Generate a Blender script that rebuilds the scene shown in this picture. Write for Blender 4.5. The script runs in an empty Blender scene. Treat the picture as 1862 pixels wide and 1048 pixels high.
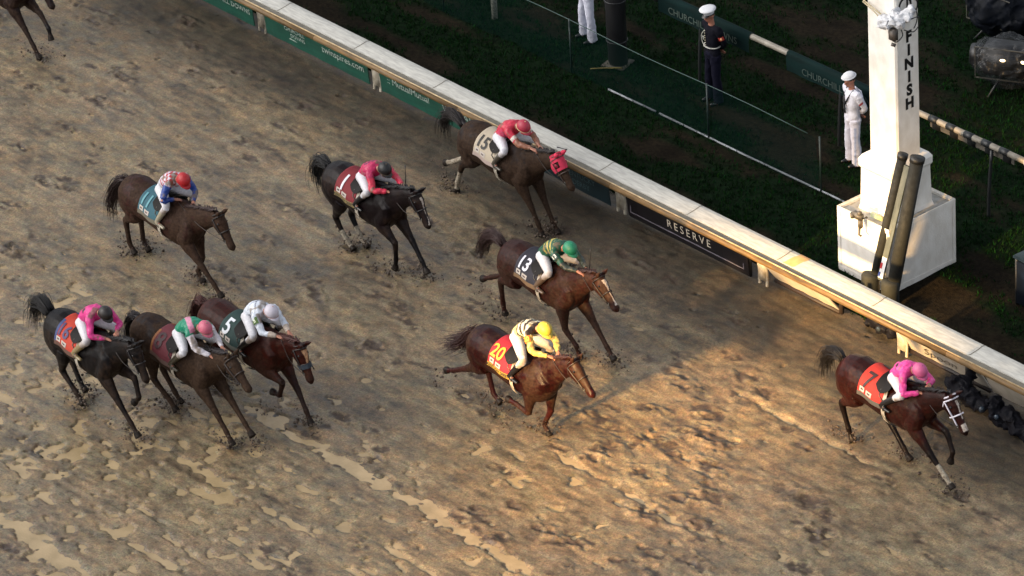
import bpy, bmesh, math, random
import numpy as np
from mathutils import Vector, Matrix, noise as mnoise

R = math.radians
scene = bpy.context.scene
COL = scene.collection

# ------------------------------------------------------------------ camera
PITCH, HEAD, ROLL, DIST, FPX = R(29.408), R(38.752), R(3.476), 85.0, 9280.6
hd = Vector((-math.cos(HEAD), math.sin(HEAD), 0)); rt = Vector((math.sin(HEAD), math.cos(HEAD), 0)); ZU = Vector((0, 0, 1))
fwd = hd*math.cos(PITCH) - ZU*math.sin(PITCH); up0 = hd*math.sin(PITCH) + ZU*math.cos(PITCH)
cr = rt*math.cos(ROLL) - up0*math.sin(ROLL); cu = rt*math.sin(ROLL) + up0*math.cos(ROLL)
cd = bpy.data.cameras.new('camera'); cam = bpy.data.objects.new('camera', cd); COL.objects.link(cam)
M3 = Matrix((cr, cu, -fwd)).transposed()
cam.matrix_world = Matrix.Translation(-fwd*DIST) @ M3.to_4x4()
cd.sensor_width = 36; cd.lens = FPX/1862*36; cd.clip_start = 1; cd.clip_end = 2000
scene.camera = cam
# ------------------------------------------------------------------ world, sun, exposure
SUN_EL, SUN_ROT = R(38), R(215)
w = bpy.data.worlds.new('World'); scene.world = w; w.use_nodes = True
nt = w.node_tree; bg = nt.nodes['Background']; sk = nt.nodes.new('ShaderNodeTexSky')
sk.sky_type = 'NISHITA'; sk.sun_disc = False; sk.sun_elevation = SUN_EL; sk.sun_rotation = SUN_ROT; sk.dust_density = 3.5; sk.air_density = 1.0; sk.ozone_density = 1.0
hsv = nt.nodes.new('ShaderNodeHueSaturation'); hsv.inputs['Saturation'].default_value = .35; nt.links.new(sk.outputs[0], hsv.inputs['Color']); nt.links.new(hsv.outputs[0], bg.inputs[0])   # hazy overcast: little blue left; bg.inputs[1].default_value = 0.05
sl = bpy.data.lights.new('sun', 'SUN'); sl.energy = 0.75; sl.angle = R(40); sl.color = (1, .93, .82)
so = bpy.data.objects.new('sun', sl); COL.objects.link(so)
sd = Vector((math.sin(SUN_ROT)*math.cos(SUN_EL), math.cos(SUN_ROT)*math.cos(SUN_EL), math.sin(SUN_EL)))
so.rotation_euler = (-sd).to_track_quat('-Z', 'Y').to_euler()
# warm finish-line floodlight on the grandstand side; its pool is visible on track, rail and post
fl = bpy.data.lights.new('finish_floodlight', 'SPOT'); fl.energy = 3100000; fl.color = (1, .62, .25); fl.spot_size = R(7.4); fl.spot_blend = 1; fl.shadow_soft_size = 1.6
fo = bpy.data.objects.new('finish_floodlight', fl); COL.objects.link(fo); fo.location = (13, -50, 17)
fo.rotation_euler = (Vector((5.1, 1.7, .2)) - Vector(fo.location)).to_track_quat('-Z', 'Y').to_euler()
scene.view_settings.view_transform = 'Standard'; scene.view_settings.look = 'None'; scene.view_settings.exposure = -1.9; scene.view_settings.gamma = 1
scene.render.engine = 'CYCLES'
scene.render.resolution_x = 1024; scene.render.resolution_y = 576

# ------------------------------------------------------------------ helpers
def lin(h):
    if isinstance(h, str):
        h = h.lstrip('#'); v = [int(h[i:i+2], 16)/255 for i in (0, 2, 4)]
        return tuple((c/12.92 if c <= .04045 else ((c+.055)/1.055)**2.4) for c in v)
    return tuple(h)
MATS = {}
def mat(name, c1, c2=None, scale=20, rough=.6, bump=0, metal=0, spec=.5, attr=False, detail=4, stretch=(1, 1, 1), coat=0, bscale=None, rvar=0):
    if name in MATS: return MATS[name]
    m = bpy.data.materials.new(name); m.use_nodes = True; t = m.node_tree; N = t.nodes; L = t.links
    b = N['Principled BSDF']; b.inputs['Roughness'].default_value = rough; b.inputs['Metallic'].default_value = metal
    b.inputs['Specular IOR Level'].default_value = spec; b.inputs['Coat Weight'].default_value = coat; b.inputs['Coat Roughness'].default_value = .25
    tc = N.new('ShaderNodeTexCoord'); mp = N.new('ShaderNodeMapping'); mp.inputs['Scale'].default_value = stretch
    L.new(tc.outputs['Object'], mp.inputs[0]); nz = N.new('ShaderNodeTexNoise'); nz.inputs['Scale'].default_value = scale; nz.inputs['Detail'].default_value = detail
    L.new(mp.outputs[0], nz.inputs[0])
    ra = N.new('ShaderNodeMapRange'); ra.inputs[1].default_value = .32; ra.inputs[2].default_value = .68; L.new(nz.outputs[0], ra.inputs[0])
    mx = N.new('ShaderNodeMix'); mx.data_type = 'RGBA'; L.new(ra.outputs[0], mx.inputs[0])
    if attr:
        at_ = N.new('ShaderNodeAttribute'); at_.attribute_name = 'Col'
        mu = N.new('ShaderNodeMix'); mu.data_type = 'RGBA'; mu.blend_type = 'MULTIPLY'; mu.inputs[0].default_value = 1
        mx.inputs[6].default_value = (*lin(c1), 1); mx.inputs[7].default_value = (*lin(c2 or c1), 1)
        L.new(mx.outputs[2], mu.inputs[6]); L.new(at_.outputs[0], mu.inputs[7]); L.new(mu.outputs[2], b.inputs['Base Color'])
        L.new(at_.outputs['Alpha'], b.inputs['Roughness']) if attr == 'rough' else None
    else:
        mx.inputs[6].default_value = (*lin(c1), 1); mx.inputs[7].default_value = (*lin(c2 or c1), 1); L.new(mx.outputs[2], b.inputs['Base Color'])
    if rvar:
        rr = N.new('ShaderNodeMapRange'); rr.inputs[1].default_value = .3; rr.inputs[2].default_value = .7; rr.inputs[3].default_value = max(0.03, rough-rvar); rr.inputs[4].default_value = min(1, rough+rvar)
        L.new(nz.outputs[0], rr.inputs[0]); L.new(rr.outputs[0], b.inputs['Roughness'])
    if bump:
        n2 = N.new('ShaderNodeTexNoise'); n2.inputs['Scale'].default_value = bscale or scale*2.5; n2.inputs['Detail'].default_value = 5
        L.new(mp.outputs[0], n2.inputs[0])
        bp = N.new('ShaderNodeBump'); bp.inputs['Strength'].default_value = bump; bp.inputs['Distance'].default_value = .02
        L.new(n2.outputs[0], bp.inputs['Height']); L.new(bp.outputs[0], b.inputs['Normal'])
    MATS[name] = m; return m

def tag(o, label=None, cat=None, group=None, kind=None):
    if label: o['label'] = label
    if cat: o['category'] = cat
    if group: o['group'] = group
    if kind: o['kind'] = kind
    return o
def link(name, me, m=None, parent=None, smooth=True):
    o = bpy.data.objects.new(name, me); COL.objects.link(o)
    if m is not None:
        for mm in (m if isinstance(m, (list, tuple)) else [m]): me.materials.append(mm)
    if parent: o.parent = parent
    if smooth: me.shade_smooth()
    return o
def empty(name, loc, rz=0, label=None, cat=None, group=None):
    o = bpy.data.objects.new(name, None); COL.objects.link(o); o.location = loc; o.rotation_euler = (0, 0, rz); o.empty_display_size = .2
    return tag(o, label, cat, group)

class MB:
    """collects shapes for one mesh"""
    def __init__(s): s.v = []; s.f = []; s.mi = []
    def add(s, v, f, mi=0):
        n = len(s.v); s.v += [tuple(p) for p in v]; s.f += [tuple(i+n for i in q) for q in f]; s.mi += [mi]*len(f); return s
    def box(s, a, b, mi=0, M=None):
        v = [Vector((x, y, z)) for x in (a[0], b[0]) for y in (a[1], b[1]) for z in (a[2], b[2])]
        if M: v = [M @ p for p in v]
        return s.add(v, [(0, 1, 3, 2), (4, 6, 7, 5), (0, 4, 5, 1), (2, 3, 7, 6), (0, 2, 6, 4), (1, 5, 7, 3)], mi)
    def bbox(s, a, b, r=.01, mi=0, M=None):
        bm = bmesh.new(); bmesh.ops.create_cube(bm, size=1)
        for v in bm.verts: v.co = Vector([(a[i]+b[i])/2 + v.co[i]*(b[i]-a[i]) for i in range(3)])
        bmesh.ops.bevel(bm, geom=bm.edges[:], offset=r, segments=2, affect='EDGES')
        bm.verts.index_update(); v = [M @ p.co if M else p.co.copy() for p in bm.verts]; f = [[q.index for q in p.verts] for p in bm.faces]; bm.free()
        return s.add(v, f, mi)
    def tube(s, pts, rad, seg=8, mi=0, side=(0, 1, 0), smooth=0, cap=True):
        """pts: list of points; rad: float | list of r | list of (in-plane a, lateral b)"""
        P = [Vector(p) for p in pts]; n = len(P)
        if not isinstance(rad, (list, tuple)): rad = [rad]*n
        rad = [(r, r) if not isinstance(r, (list, tuple)) else r for r in rad]
        if smooth:
            P2 = []; R2 = []
            for i in range(n-1):
                p0, p1, p2, p3 = P[max(i-1, 0)], P[i], P[i+1], P[min(i+2, n-1)]
                for k in range(smooth):
                    t = k/smooth; t2 = t*t; t3 = t2*t
                    P2.append(.5*((2*p1) + (p2-p0)*t + (2*p0-5*p1+4*p2-p3)*t2 + (3*p1-p0-3*p2+p3)*t3)); u = t*t*(3-2*t)
                    R2.append(tuple(rad[i][j]*(1-u) + rad[i+1][j]*u for j in (0, 1)))
            P2.append(P[-1]); R2.append(rad[-1]); P, rad, n = P2, R2, len(P2)
        S0 = Vector(side); vs = []; fs = []
        for i in range(n):
            T = (P[min(i+1, n-1)] - P[max(i-1, 0)])
            T = T.normalized() if T.length > 1e-9 else Vector((0, 0, 1))
            B = S0 - T*S0.dot(T)
            if B.length < .05: B = Vector((1, 0, 0)) - T*T.x
            B.normalize(); A = B.cross(T)
            for k in range(seg):
                an = 2*math.pi*k/seg
                vs.append(P[i] + A*(math.cos(an)*rad[i][0]) + B*(math.sin(an)*rad[i][1]))
        for i in range(n-1):
            for k in range(seg):
                k2 = (k+1) % seg; fs.append((i*seg+k, i*seg+k2, (i+1)*seg+k2, (i+1)*seg+k))
        if cap: fs.append(tuple(range(seg-1, -1, -1))); fs.append(tuple((n-1)*seg+k for k in range(seg)))
        return s.add(vs, fs, mi)
    def ball(s, c, r, mi=0, seg=14, ring=10, M=None, zmin=-1.0):
        r = (r, r, r) if not isinstance(r, (list, tuple)) else r; c = Vector(c); vs = []; fs = []
        for i in range(ring+1):
            ph = math.pi*i/ring; z = math.cos(ph)
            if z < zmin: z = zmin
            q = math.sqrt(max(0, 1-z*z)) if i not in (0, ring) else (0.001 if zmin <= -1 or i == 0 else .001)
            for k in range(seg):
                an = 2*math.pi*k/seg; p = Vector((q*math.cos(an)*r[0], q*math.sin(an)*r[1], z*r[2]))
                if M: p = M @ p
                vs.append(c+p)
        for i in range(ring):
            for k in range(seg):
                k2 = (k+1) % seg; fs.append((i*seg+k, (i+1)*seg+k, (i+1)*seg+k2, i*seg+k2))
        fs.append(tuple(range(seg))); fs.append(tuple(ring*seg+k for k in range(seg-1, -1, -1)))
        return s.add(vs, fs, mi)
    def mesh(s, name='mesh'):
        me = bpy.data.meshes.new(name); me.from_pydata(s.v, [], s.f); me.update()
        if any(s.mi): me.polygons.foreach_set('material_index', s.mi)
        return me
    def build(s, name, m, parent=None, smooth=True): return link(name, s.mesh(name), m, parent, smooth)

def fuse(mb, voxel, it=3, fac=.5):
    """one continuous surface out of overlapping closed shapes"""
    me = mb.mesh('tmp'); o = bpy.data.objects.new('tmp', me); COL.objects.link(o)
    r = o.modifiers.new('r', 'REMESH'); r.mode = 'VOXEL'; r.voxel_size = voxel
    q = o.modifiers.new('s', 'SMOOTH'); q.iterations = it; q.factor = fac
    dg = bpy.context.evaluated_depsgraph_get(); dg.update()
    out = bpy.data.meshes.new_from_object(o.evaluated_get(dg)); bpy.data.objects.remove(o); bpy.data.meshes.remove(me)
    return out
def coords(me):
    a = np.empty(len(me.vertices)*3, np.float32); me.vertices.foreach_get('co', a); return a.reshape(-1, 3)
def paint(me, col):
    """per-vertex material colour (n,4), alpha = roughness"""
    at_ = me.color_attributes.new('Col', 'FLOAT_COLOR', 'POINT'); at_.data.foreach_set('color', np.ascontiguousarray(col, np.float32).ravel())
rngN = np.random.RandomState(7)
def vnoise3(P, scale, seed=0, oct=3):
    out = np.zeros(len(P)); amp = 1; tot = 0
    for o in range(oct):
        rs = np.random.RandomState(seed*31+o); G = rs.rand(32, 32, 32)
        Q = P*scale*(2**o)+rs.rand(3)*50; I = np.floor(Q).astype(int); F = Q-I; F = F*F*(3-2*F); v = 0
        for dx in (0, 1):
            for dy in (0, 1):
                for dz in (0, 1):
                    wt = (F[:, 0] if dx else 1-F[:, 0])*(F[:, 1] if dy else 1-F[:, 1])*(F[:, 2] if dz else 1-F[:, 2])
                    v = v+wt*G[(I[:, 0]+dx) % 32, (I[:, 1]+dy) % 32, (I[:, 2]+dz) % 32]
        out += v*amp; tot += amp; amp *= .5
    return out/tot
def sstep(a, b, x): t = np.clip((x-a)/(b-a), 0, 1); return t*t*(3-2*t)

def text_mesh(body, size, bold=0.0, shear=0, extrude=0, align='CENTER', spacing=1.0, subdiv=0):
    c = bpy.data.curves.new('t', 'FONT'); c.body = body; c.size = size; c.offset = bold; c.shear = shear; c.extrude = extrude; c.align_x = align; c.align_y = 'CENTER'; c.space_character = spacing; c.resolution_u = 3
    o = bpy.data.objects.new('t', c); COL.objects.link(o); dg = bpy.context.evaluated_depsgraph_get(); dg.update()
    me = bpy.data.meshes.new_from_object(o.evaluated_get(dg)); bpy.data.objects.remove(o); bpy.data.curves.remove(c)
    if subdiv:
        bm = bmesh.new(); bm.from_mesh(me); bmesh.ops.triangulate(bm, faces=bm.faces[:])
        for _ in range(4):
            e = [e for e in bm.edges if e.calc_length() > subdiv]
            if not e: break
            bmesh.ops.subdivide_edges(bm, edges=e, cuts=1); bmesh.ops.triangulate(bm, faces=bm.faces[:])
        bm.to_mesh(me); bm.free()
    me.materials.clear()
    return me
def place_text(name, body, size, origin, xdir, ydir, m, parent, **kw):
    me = text_mesh(body, size, **kw); X = Vector(xdir).normalized(); Y = Vector(ydir).normalized(); Zd = X.cross(Y)
    T = Matrix((X, Y, Zd)).transposed().to_4x4(); T.translation = Vector(origin); me.transform(T)
    return link(name, me, m, parent, smooth=False)

# ------------------------------------------------------------------ materials
steel = mat('galvanised_rail', '#765a33', '#4b3a20', 9, .6, .2, metal=.0, stretch=(.3, 2, 2))
white_paint = mat('white_rail_paint', '#b5b3aa', '#999790', 9, .6, .1, stretch=(.5, 3, 3), rvar=.1)
groove = mat('rail_groove', '#6d685c', '#5a554a', 10, .6)
tape_m = mat('tan_tape', '#c79a62', '#b98a55', 8, .5)
post_m = mat('rail_post_paint', '#8f8878', '#5b5448', 12, .6, .1)
postw_m = mat('rail_post_white', '#b5ad9c', '#857c6b', 9, .6, .1)
dark_m = mat('dark_rubber', '#0e0f10', '#16181a', 15, .5, .2)
black_m = mat('black_paint', '#0b0b0d', '#101012', 15, .45)
signgreen = mat('sign_green', '#0d4a3b', '#0a3c30', 4, .5, .05, stretch=(.5, 3, 3))
signdark = mat('sign_dark_teal', '#0d2a31', '#0a1f26', 4, .5)
signblack = mat('sign_black', '#120e14', '#0d0b0f', 4, .4)
signwhite = mat('sign_white', '#b0a89d', '#a19888', 6, .5)
letter_m = mat('sign_letter', '#a9b8ae', '#7f8c83', 20, .6)
postwall = mat('finish_post_paint', '#e6e2da', '#d3cdc2', 6, .6, .3, stretch=(1, 1, .6), bscale=60)
wht_cloth = mat('white_cloth', '#c9c9cb', '#b9babd', 12, .8, .2)
# ------------------------------------------------------------------ ground
def grid2(nx, ny, seed): return np.random.RandomState(seed).rand(nx, ny)
def vn2(X, Y, sx, sy, seed, oct=4, gain=.5):
    out = 0; amp = 1; tot = 0
    for o in range(oct):
        G = grid2(257, 257, seed*17+o); x = X/sx*(2**o)+13.7*seed+o*5.1; y = Y/sy*(2**o)+7.3*seed+o*3.7
        xi = np.floor(x).astype(int); yi = np.floor(y).astype(int); fx = x-xi; fy = y-yi; fx = fx*fx*(3-2*fx); fy = fy*fy*(3-2*fy)
        a = G[xi % 257, yi % 257]; b = G[(xi+1) % 257, yi % 257]; c = G[xi % 257, (yi+1) % 257]; d = G[(xi+1) % 257, (yi+1) % 257]
        out = out+amp*((a*(1-fx)+b*fx)*(1-fy)+(c*(1-fx)+d*fx)*fy); tot += amp; amp *= gain
    return out/tot-.5
WZ = -.013
GX0, GX1, GY0, GY1, GS = -19.0, 15.0, -14.5, 3.35, .030
xs = np.arange(GX0, GX1, GS); ys = np.arange(GY0, GY1, GS); X, Y = np.meshgrid(xs, ys, indexing='ij')
# drag direction wanders a little
Yw = Y + .25*vn2(X, Y, 6, 3, 3, 2) + .06*vn2(X, Y, .5, .4, 6, 3)
H = .022*vn2(X, Yw, 3.2, .42, 1, 4, .55) + .028*vn2(X, Yw, .62, .22, 2, 4, .6) + .030*vn2(X, Y, .17, .11, 5, 3)
H += .016*vn2(X, Yw, 1.4, .07, 9, 2)
H += .018*np.abs(vn2(X, Y, .28, .2, 8, 3))
big = vn2(X, Y, 5, 2.2, 4, 3)
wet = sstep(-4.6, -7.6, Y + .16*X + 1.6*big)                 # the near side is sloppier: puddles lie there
H = H*.55 + .012
H += .05*sstep(1.5, 3.2, Y)*0 + .012*sstep(.2, 1.6, Y)
prints = np.zeros_like(H); rs = np.random.RandomState(11)
def dab(x, y, r, depth, rim, ax=1.5, ang=0.0):
    global H, prints
    i0, i1 = int((x-3*r-GX0)/GS), int((x+3*r-GX0)/GS)+2; j0, j1 = int((y-3*r-GY0)/GS), int((y+3*r-GY0)/GS)+2
    i0, j0 = max(i0, 0), max(j0, 0)
    if i0 >= i1 or j0 >= j1 or i0 >= X.shape[0] or j0 >= X.shape[1]: return
    sx = X[i0:i1, j0:j1]-x; sy = Y[i0:i1, j0:j1]-y; c, s = math.cos(ang), math.sin(ang)
    u = (sx*c+sy*s)/ax; v = -sx*s+sy*c; d = np.sqrt(u*u+v*v)/r
    d = d + 1.9*vn2(X[i0:i1, j0:j1], Y[i0:i1, j0:j1], .13, .09, 21, 3)
    H[i0:i1, j0:j1] += -depth*np.exp(-np.clip(d, 0, 9)**2*1.6) + rim*np.exp(-((d-1.25)/.45)**2)
    prints[i0:i1, j0:j1] = np.maximum(prints[i0:i1, j0:j1], np.exp(-np.clip(d, 0, 9)**2*1.15)*rs.uniform(.55, 1))
# hoof marks: strings of four along each gallop line
for lane in np.concatenate([rs.uniform(-5.5, 2.2, 44), rs.uniform(-13, -5, 9)]):
    x = rs.uniform(-22, -16)
    while x < 16:
        for k in range(rs.randint(2, 5)):
            if rs.rand() < .34:
              qx, qy = rs.normal(0, .2)+k*.55, rs.normal(0, .10)
              for _ in range(rs.randint(2, 6)): dab(qx+rs.normal(0, .11)+x, lane+qy+rs.normal(0, .05), rs.uniform(.045, .11), rs.uniform(.004, .012), rs.uniform(.004, .014), rs.uniform(1.3, 2.4), rs.normal(0, .25))
        x += rs.uniform(3.2, 7.0)
# dark clods seen in the middle right of the photograph
for cx_, cy_ in [(5.2, -.5), (5.9, -.9), (6.6, -1.5), (5.4, -1.6), (4.9, -2.3), (6.2, -2.4), (7.0, -2.0), (7.7, -2.9), (6.9, -3.2), (8.4, -3.6), (9.6, -2.6), (9.1, -1.8), (4.4, -.2), (3.6, .3), (8.2, -1.2)]:
    for k in range(3): dab(cx_+rs.normal(0, .16), cy_+rs.normal(0, .08), rs.uniform(.10, .17), .010, .016, 1.6, rs.normal(0, .3))
# puddles: long bands left by the harrow and many small pools
pud = np.zeros_like(H)
for (bx0, bx1, by, bw) in [(-.2, 8.5, -5.5, .17), (-6, 3.0, -10.3, .16), (4.4, 8.2, -2.97, .11), (1.0, 3.2, -9.3, .12), (.3, 1.7, -7.25, .14), (2.2, 4.1, -7.2, .10), (5.0, 8.6, .28, .08), (4.2, 7.2, -1.75, .06), (4.4, 7.5, -6.6, .10)]:
    e_ = sstep(bx0-.4, bx0+.5, X)*(1-sstep(bx1-.5, bx1+.4, X)); wob = .16*vn2(X, Y*0+by, .9, 9, 51, 3)
    pud = np.maximum(pud, sstep(.0, .10, e_*(bw*(.7+1.5*vn2(X, Y*0+by, .5, 7, 52, 3))+.45*bw*(.4+vn2(X, Y, .22, .16, 53, 3)*5)) - np.abs(Y-by-wob)))
sp = vn2(X, Y, .34, .23, 54, 3, .45); sp2 = vn2(X, Y, 2.4, 1.1, 55, 2)
pud = np.maximum(pud, sstep(.165, .215, sp+.10*sp2-.085+.12*wet)*sstep(.02, .3, wet+.25*sstep(-3.5, -4.5, Y)))
pud = np.maximum(pud, sstep(.27, .31, vn2(X, Y, .30, .2, 57, 2, .4)+.02*wet-.10*(1-sstep(-1.5, -4.0, Y-.25*(X-3)))))
H = H*(1-pud) + (WZ-.007)*pud
prints *= (1-pud)
n0, n1 = X.shape
V = np.stack([X, Y, H], -1).reshape(-1, 3)
idx = np.arange(n0*n1).reshape(n0, n1); F = np.stack([idx[:-1, :-1], idx[1:, :-1], idx[1:, 1:], idx[:-1, 1:]], -1).reshape(-1, 4)
me = bpy.data.meshes.new('dirt_track'); me.vertices.add(len(V)); me.vertices.foreach_set('co', V.astype(np.float32).ravel())
me.loops.add(len(F)*4); me.loops.foreach_set('vertex_index', F.ravel().astype(np.int32)); me.polygons.add(len(F)); me.polygons.foreach_set('loop_start', np.arange(0, len(F)*4, 4, dtype=np.int32)); me.update(calc_edges=True)
# material colour: streaks dragged along the track, churned dark prints, a darker band along the rail
tone = vn2(X, Yw, 2.2, .26, 31, 4, .65); tone2 = vn2(X, Y, .24, .15, 32, 3, .85); tone3 = vn2(X, Y, .85, .42, 38, 4, .6); hue = vn2(X, Y, .22, .14, 33, 4); hue2 = vn2(X, Y, 1.5, .8, 34, 3)
t = np.clip(.54 + .55*tone + 1.05*tone2 + .35*tone3 + .2*big + .35*vn2(X, Yw, .8, .045, 37, 2), 0, 1)
cA = np.array(lin('#342b20')); cB = np.array(lin('#85745a'))
colr = cA*(1-t[..., None]) + cB*t[..., None]
colr = colr*(1 + np.stack([.02+.34*hue+.08*hue2, .08*hue2, -.06-.22*hue-.10*hue2], -1))
rail_band = sstep(.7, 2.1, Y + .5*vn2(X, Y, 2, .6, 35, 3)+.02*(X+8)); dk = .30 + .70*(1-rail_band)
colr *= dk[..., None]*(1+.08*wet[..., None])  # near side lightened: paler puddled silt, plus light falloff put into the colour
pm = (prints*(.75+.5*vn2(X, Y, .12, .1, 36, 2)))[..., None]; pm = .86*sstep(.32, .68, prints*(.62+1.5*(vn2(X, Y, .075, .06, 39, 3)+.25)))[..., None]
colr = colr*(1-pm) + np.array(lin('#35271b'))*pm
rough = np.clip(.50 + .5*tone2 + .25*hue - .12*wet + .25*rail_band, .22, .9)
A4 = np.concatenate([np.clip(colr, 0, 1), rough[..., None]], -1).reshape(-1, 4)
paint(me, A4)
def mud_mat():
    m = bpy.data.materials.new('wet_dirt'); m.use_nodes = True; t = m.node_tree; N = t.nodes; L = t.links; b = N['Principled BSDF']
    a = N.new('ShaderNodeAttribute'); a.attribute_name = 'Col'; tc = N.new('ShaderNodeTexCoord')
    n1 = N.new('ShaderNodeTexNoise'); n1.inputs['Scale'].default_value = 34; n1.inputs['Detail'].default_value = 3; n1.inputs['Roughness'].default_value = .7; L.new(tc.outputs['Object'], n1.inputs[0])
    r1 = N.new('ShaderNodeMapRange'); r1.inputs[1].default_value = .3; r1.inputs[2].default_value = .7; r1.inputs[3].default_value = .45; r1.inputs[4].default_value = 1.6; L.new(n1.outputs[0], r1.inputs[0])
    n3 = N.new('ShaderNodeTexNoise'); n3.inputs['Scale'].default_value = 22; n3.inputs['Detail'].default_value = 5; L.new(tc.outputs['Object'], n3.inputs[0])
    hs = N.new('ShaderNodeMix'); hs.data_type = 'RGBA'; hs.blend_type = 'OVERLAY'; hs.inputs[0].default_value = .22; L.new(n3.outputs['Color'], hs.inputs[7]); L.new(a.outputs[0], hs.inputs[6])
    mu = N.new('ShaderNodeVectorMath'); mu.operation = 'SCALE'; L.new(hs.outputs[2], mu.inputs[0]); L.new(r1.outputs[0], mu.inputs['Scale'])
    L.new(mu.outputs[0], b.inputs['Base Color']); L.new(a.outputs['Alpha'], b.inputs['Roughness'])
    n2 = N.new('ShaderNodeTexNoise'); n2.inputs['Scale'].default_value = 55; n2.inputs['Detail'].default_value = 5; L.new(tc.outputs['Object'], n2.inputs[0])
    bp = N.new('ShaderNodeBump'); bp.inputs['Strength'].default_value = .45; bp.inputs['Distance'].default_value = .018; L.new(n2.outputs[0], bp.inputs['Height']); L.new(bp.outputs[0], b.inputs['Normal'])
    return m
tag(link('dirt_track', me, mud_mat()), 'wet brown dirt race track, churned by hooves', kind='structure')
# muddy water standing in the hollows (real level surface; where it shows is where the dirt dips under it)
water = mat('muddy_water', '#a8926e', '#8d7a59', 2.5, .22, .25, spec=.35, bscale=40)
mb = MB()
ed = lambda a, b: [(a[0], a[1], WZ), (b[0], a[1], WZ), (b[0], b[1], WZ), (a[0], b[1], WZ)]
mb.add(ed((GX0, GY0), (GX1, 1.2)), [(0, 1, 2, 3)])
tag(mb.build('puddle_water', water, smooth=False), 'shallow muddy puddles lying in the hollows of the track', kind='structure')
far = mat('far_dirt', '#6b5c4a', '#54483a', .6, .7, .3)
mb = MB(); mb.add([(-400, -400, -.16), (400, -400, -.16), (400, 3.3, -.16), (-400, 3.3, -.16)], [(0, 1, 2, 3)])
tag(mb.build('outer_ground', far, smooth=False), 'dirt of the track continuing beyond the frame', kind='structure')
# ------------------------------------------------------------------ turf infield
turf_m = mat('dark_turf', '#080f07', '#14110b', .9, .95, .6, detail=8, bscale=30, stretch=(.6, 1.3, 1))
tx = np.arange(-24, 18, .09); ty = np.arange(3.25, 22, .09); TX, TY = np.meshgrid(tx, ty, indexing='ij')
TH = .05*vn2(TX, TY, 1.5, .8, 41, 4)+.02*vn2(TX, TY, .3, .3, 42, 3)+.01
Vt = np.stack([TX, TY, TH], -1).reshape(-1, 3); a, b_ = TX.shape; idx = np.arange(a*b_).reshape(a, b_)
F = np.stack([idx[:-1, :-1], idx[1:, :-1], idx[1:, 1:], idx[:-1, 1:]], -1).reshape(-1, 4)
me = bpy.data.meshes.new('infield_turf'); me.from_pydata(Vt.tolist(), [], F.tolist())
bare = sstep(.0, .24, vn2(TX, TY, 1.8, .55, 43, 4) + .10*np.exp(-((TY-4.3)/.7)**2) + .22*np.exp(-(((TX-7)/2.6)**2+((TY-5.2)/1.2)**2)) + .05*np.exp(-((TX-4)/3)**2-((TY-4)/1)**2) - .02)
gcol = np.array(lin('#0c1b0b'))*(1-bare[..., None]) + np.array(lin('#1f1a12'))*bare[..., None]
gcol *= (1+1.1*vn2(TX, TY, .35, .25, 44, 4))[..., None]
paint(me, np.concatenate([np.clip(gcol, 0, 1), np.full(TX.shape+(1,), .9)], -1).reshape(-1, 4))
turf = mat('turf_soil', '#ffffff', '#a0a0a0', 14, .95, .8, attr=True, detail=8, bscale=40, spec=.05)
tag(link('infield_turf', me, turf), 'dark infield turf with bare muddy patches', kind='structure')
mb = MB(); mb.add([(-400, 3.3, -.1), (400, 3.3, -.1), (400, 400, -.1), (-400, 400, -.1)], [(0, 1, 2, 3)])
tag(mb.build('outer_turf', turf_m, smooth=False), 'dark turf continuing beyond the frame', kind='structure')
# grass blades
rs = np.random.RandomState(5); N_ = 90000
gx = rs.uniform(-20, 12, N_); gy = rs.uniform(3.3, 15.5, N_)
def samp(A, x, y): return A[np.clip(((x+24)/.09).astype(int), 0, A.shape[0]-1), np.clip(((y-3.25)/.09).astype(int), 0, A.shape[1]-1)]
keep = (samp(bare, gx, gy) < rs.uniform(.1, 1.0, N_)); gx, gy = gx[keep], gy[keep]; gz = samp(TH, gx, gy); n = len(gx)
vs = []; cs = []
for k in range(3):
    an = rs.uniform(0, 6.28, n); hgt = rs.uniform(.03, .085, n); wd = rs.uniform(.006, .014, n); le = rs.uniform(.01, .06, n)
    bx = gx+rs.normal(0, .018, n); by = gy+rs.normal(0, .018, n); la = rs.uniform(0, 6.28, n)
    vs += [np.stack([bx-np.cos(an)*wd, by-np.sin(an)*wd, gz-.01], -1), np.stack([bx+np.cos(an)*wd, by+np.sin(an)*wd, gz-.01], -1), np.stack([bx+np.cos(la)*le, by+np.sin(la)*le, gz+hgt], -1)]
    c = np.stack([rs.uniform(.25, 1.25, n), rs.uniform(.6, 1.1, n), rs.uniform(.2, .9, n)], -1)*np.array(lin('#16331a'))*rs.uniform(.4, 1.15, n)[:, None]
    c = np.concatenate([c, np.full((n, 1), .7)], -1); cs += [c, c, c]
Vg = np.stack(vs, 1).reshape(-1, 3); Cg = np.stack(cs, 1).reshape(-1, 4); Fg = np.arange(len(Vg)).reshape(-1, 3)
me = bpy.data.meshes.new('grass'); me.vertices.add(len(Vg)); me.vertices.foreach_set('co', Vg.astype(np.float32).ravel()); me.loops.add(len(Vg)); me.loops.foreach_set('vertex_index', Fg.ravel().astype(np.int32))
me.polygons.add(len(Fg)); me.polygons.foreach_set('loop_start', np.arange(0, len(Vg), 3, dtype=np.int32)); me.update(calc_edges=True); paint(me, Cg)
tag(link('grass', me, mat('grass_blade', '#ffffff', '#d0d0d0', 5, .9, attr=True, spec=.05), smooth=False), 'short dark green grass of the infield', 'grass', kind='stuff')

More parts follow.
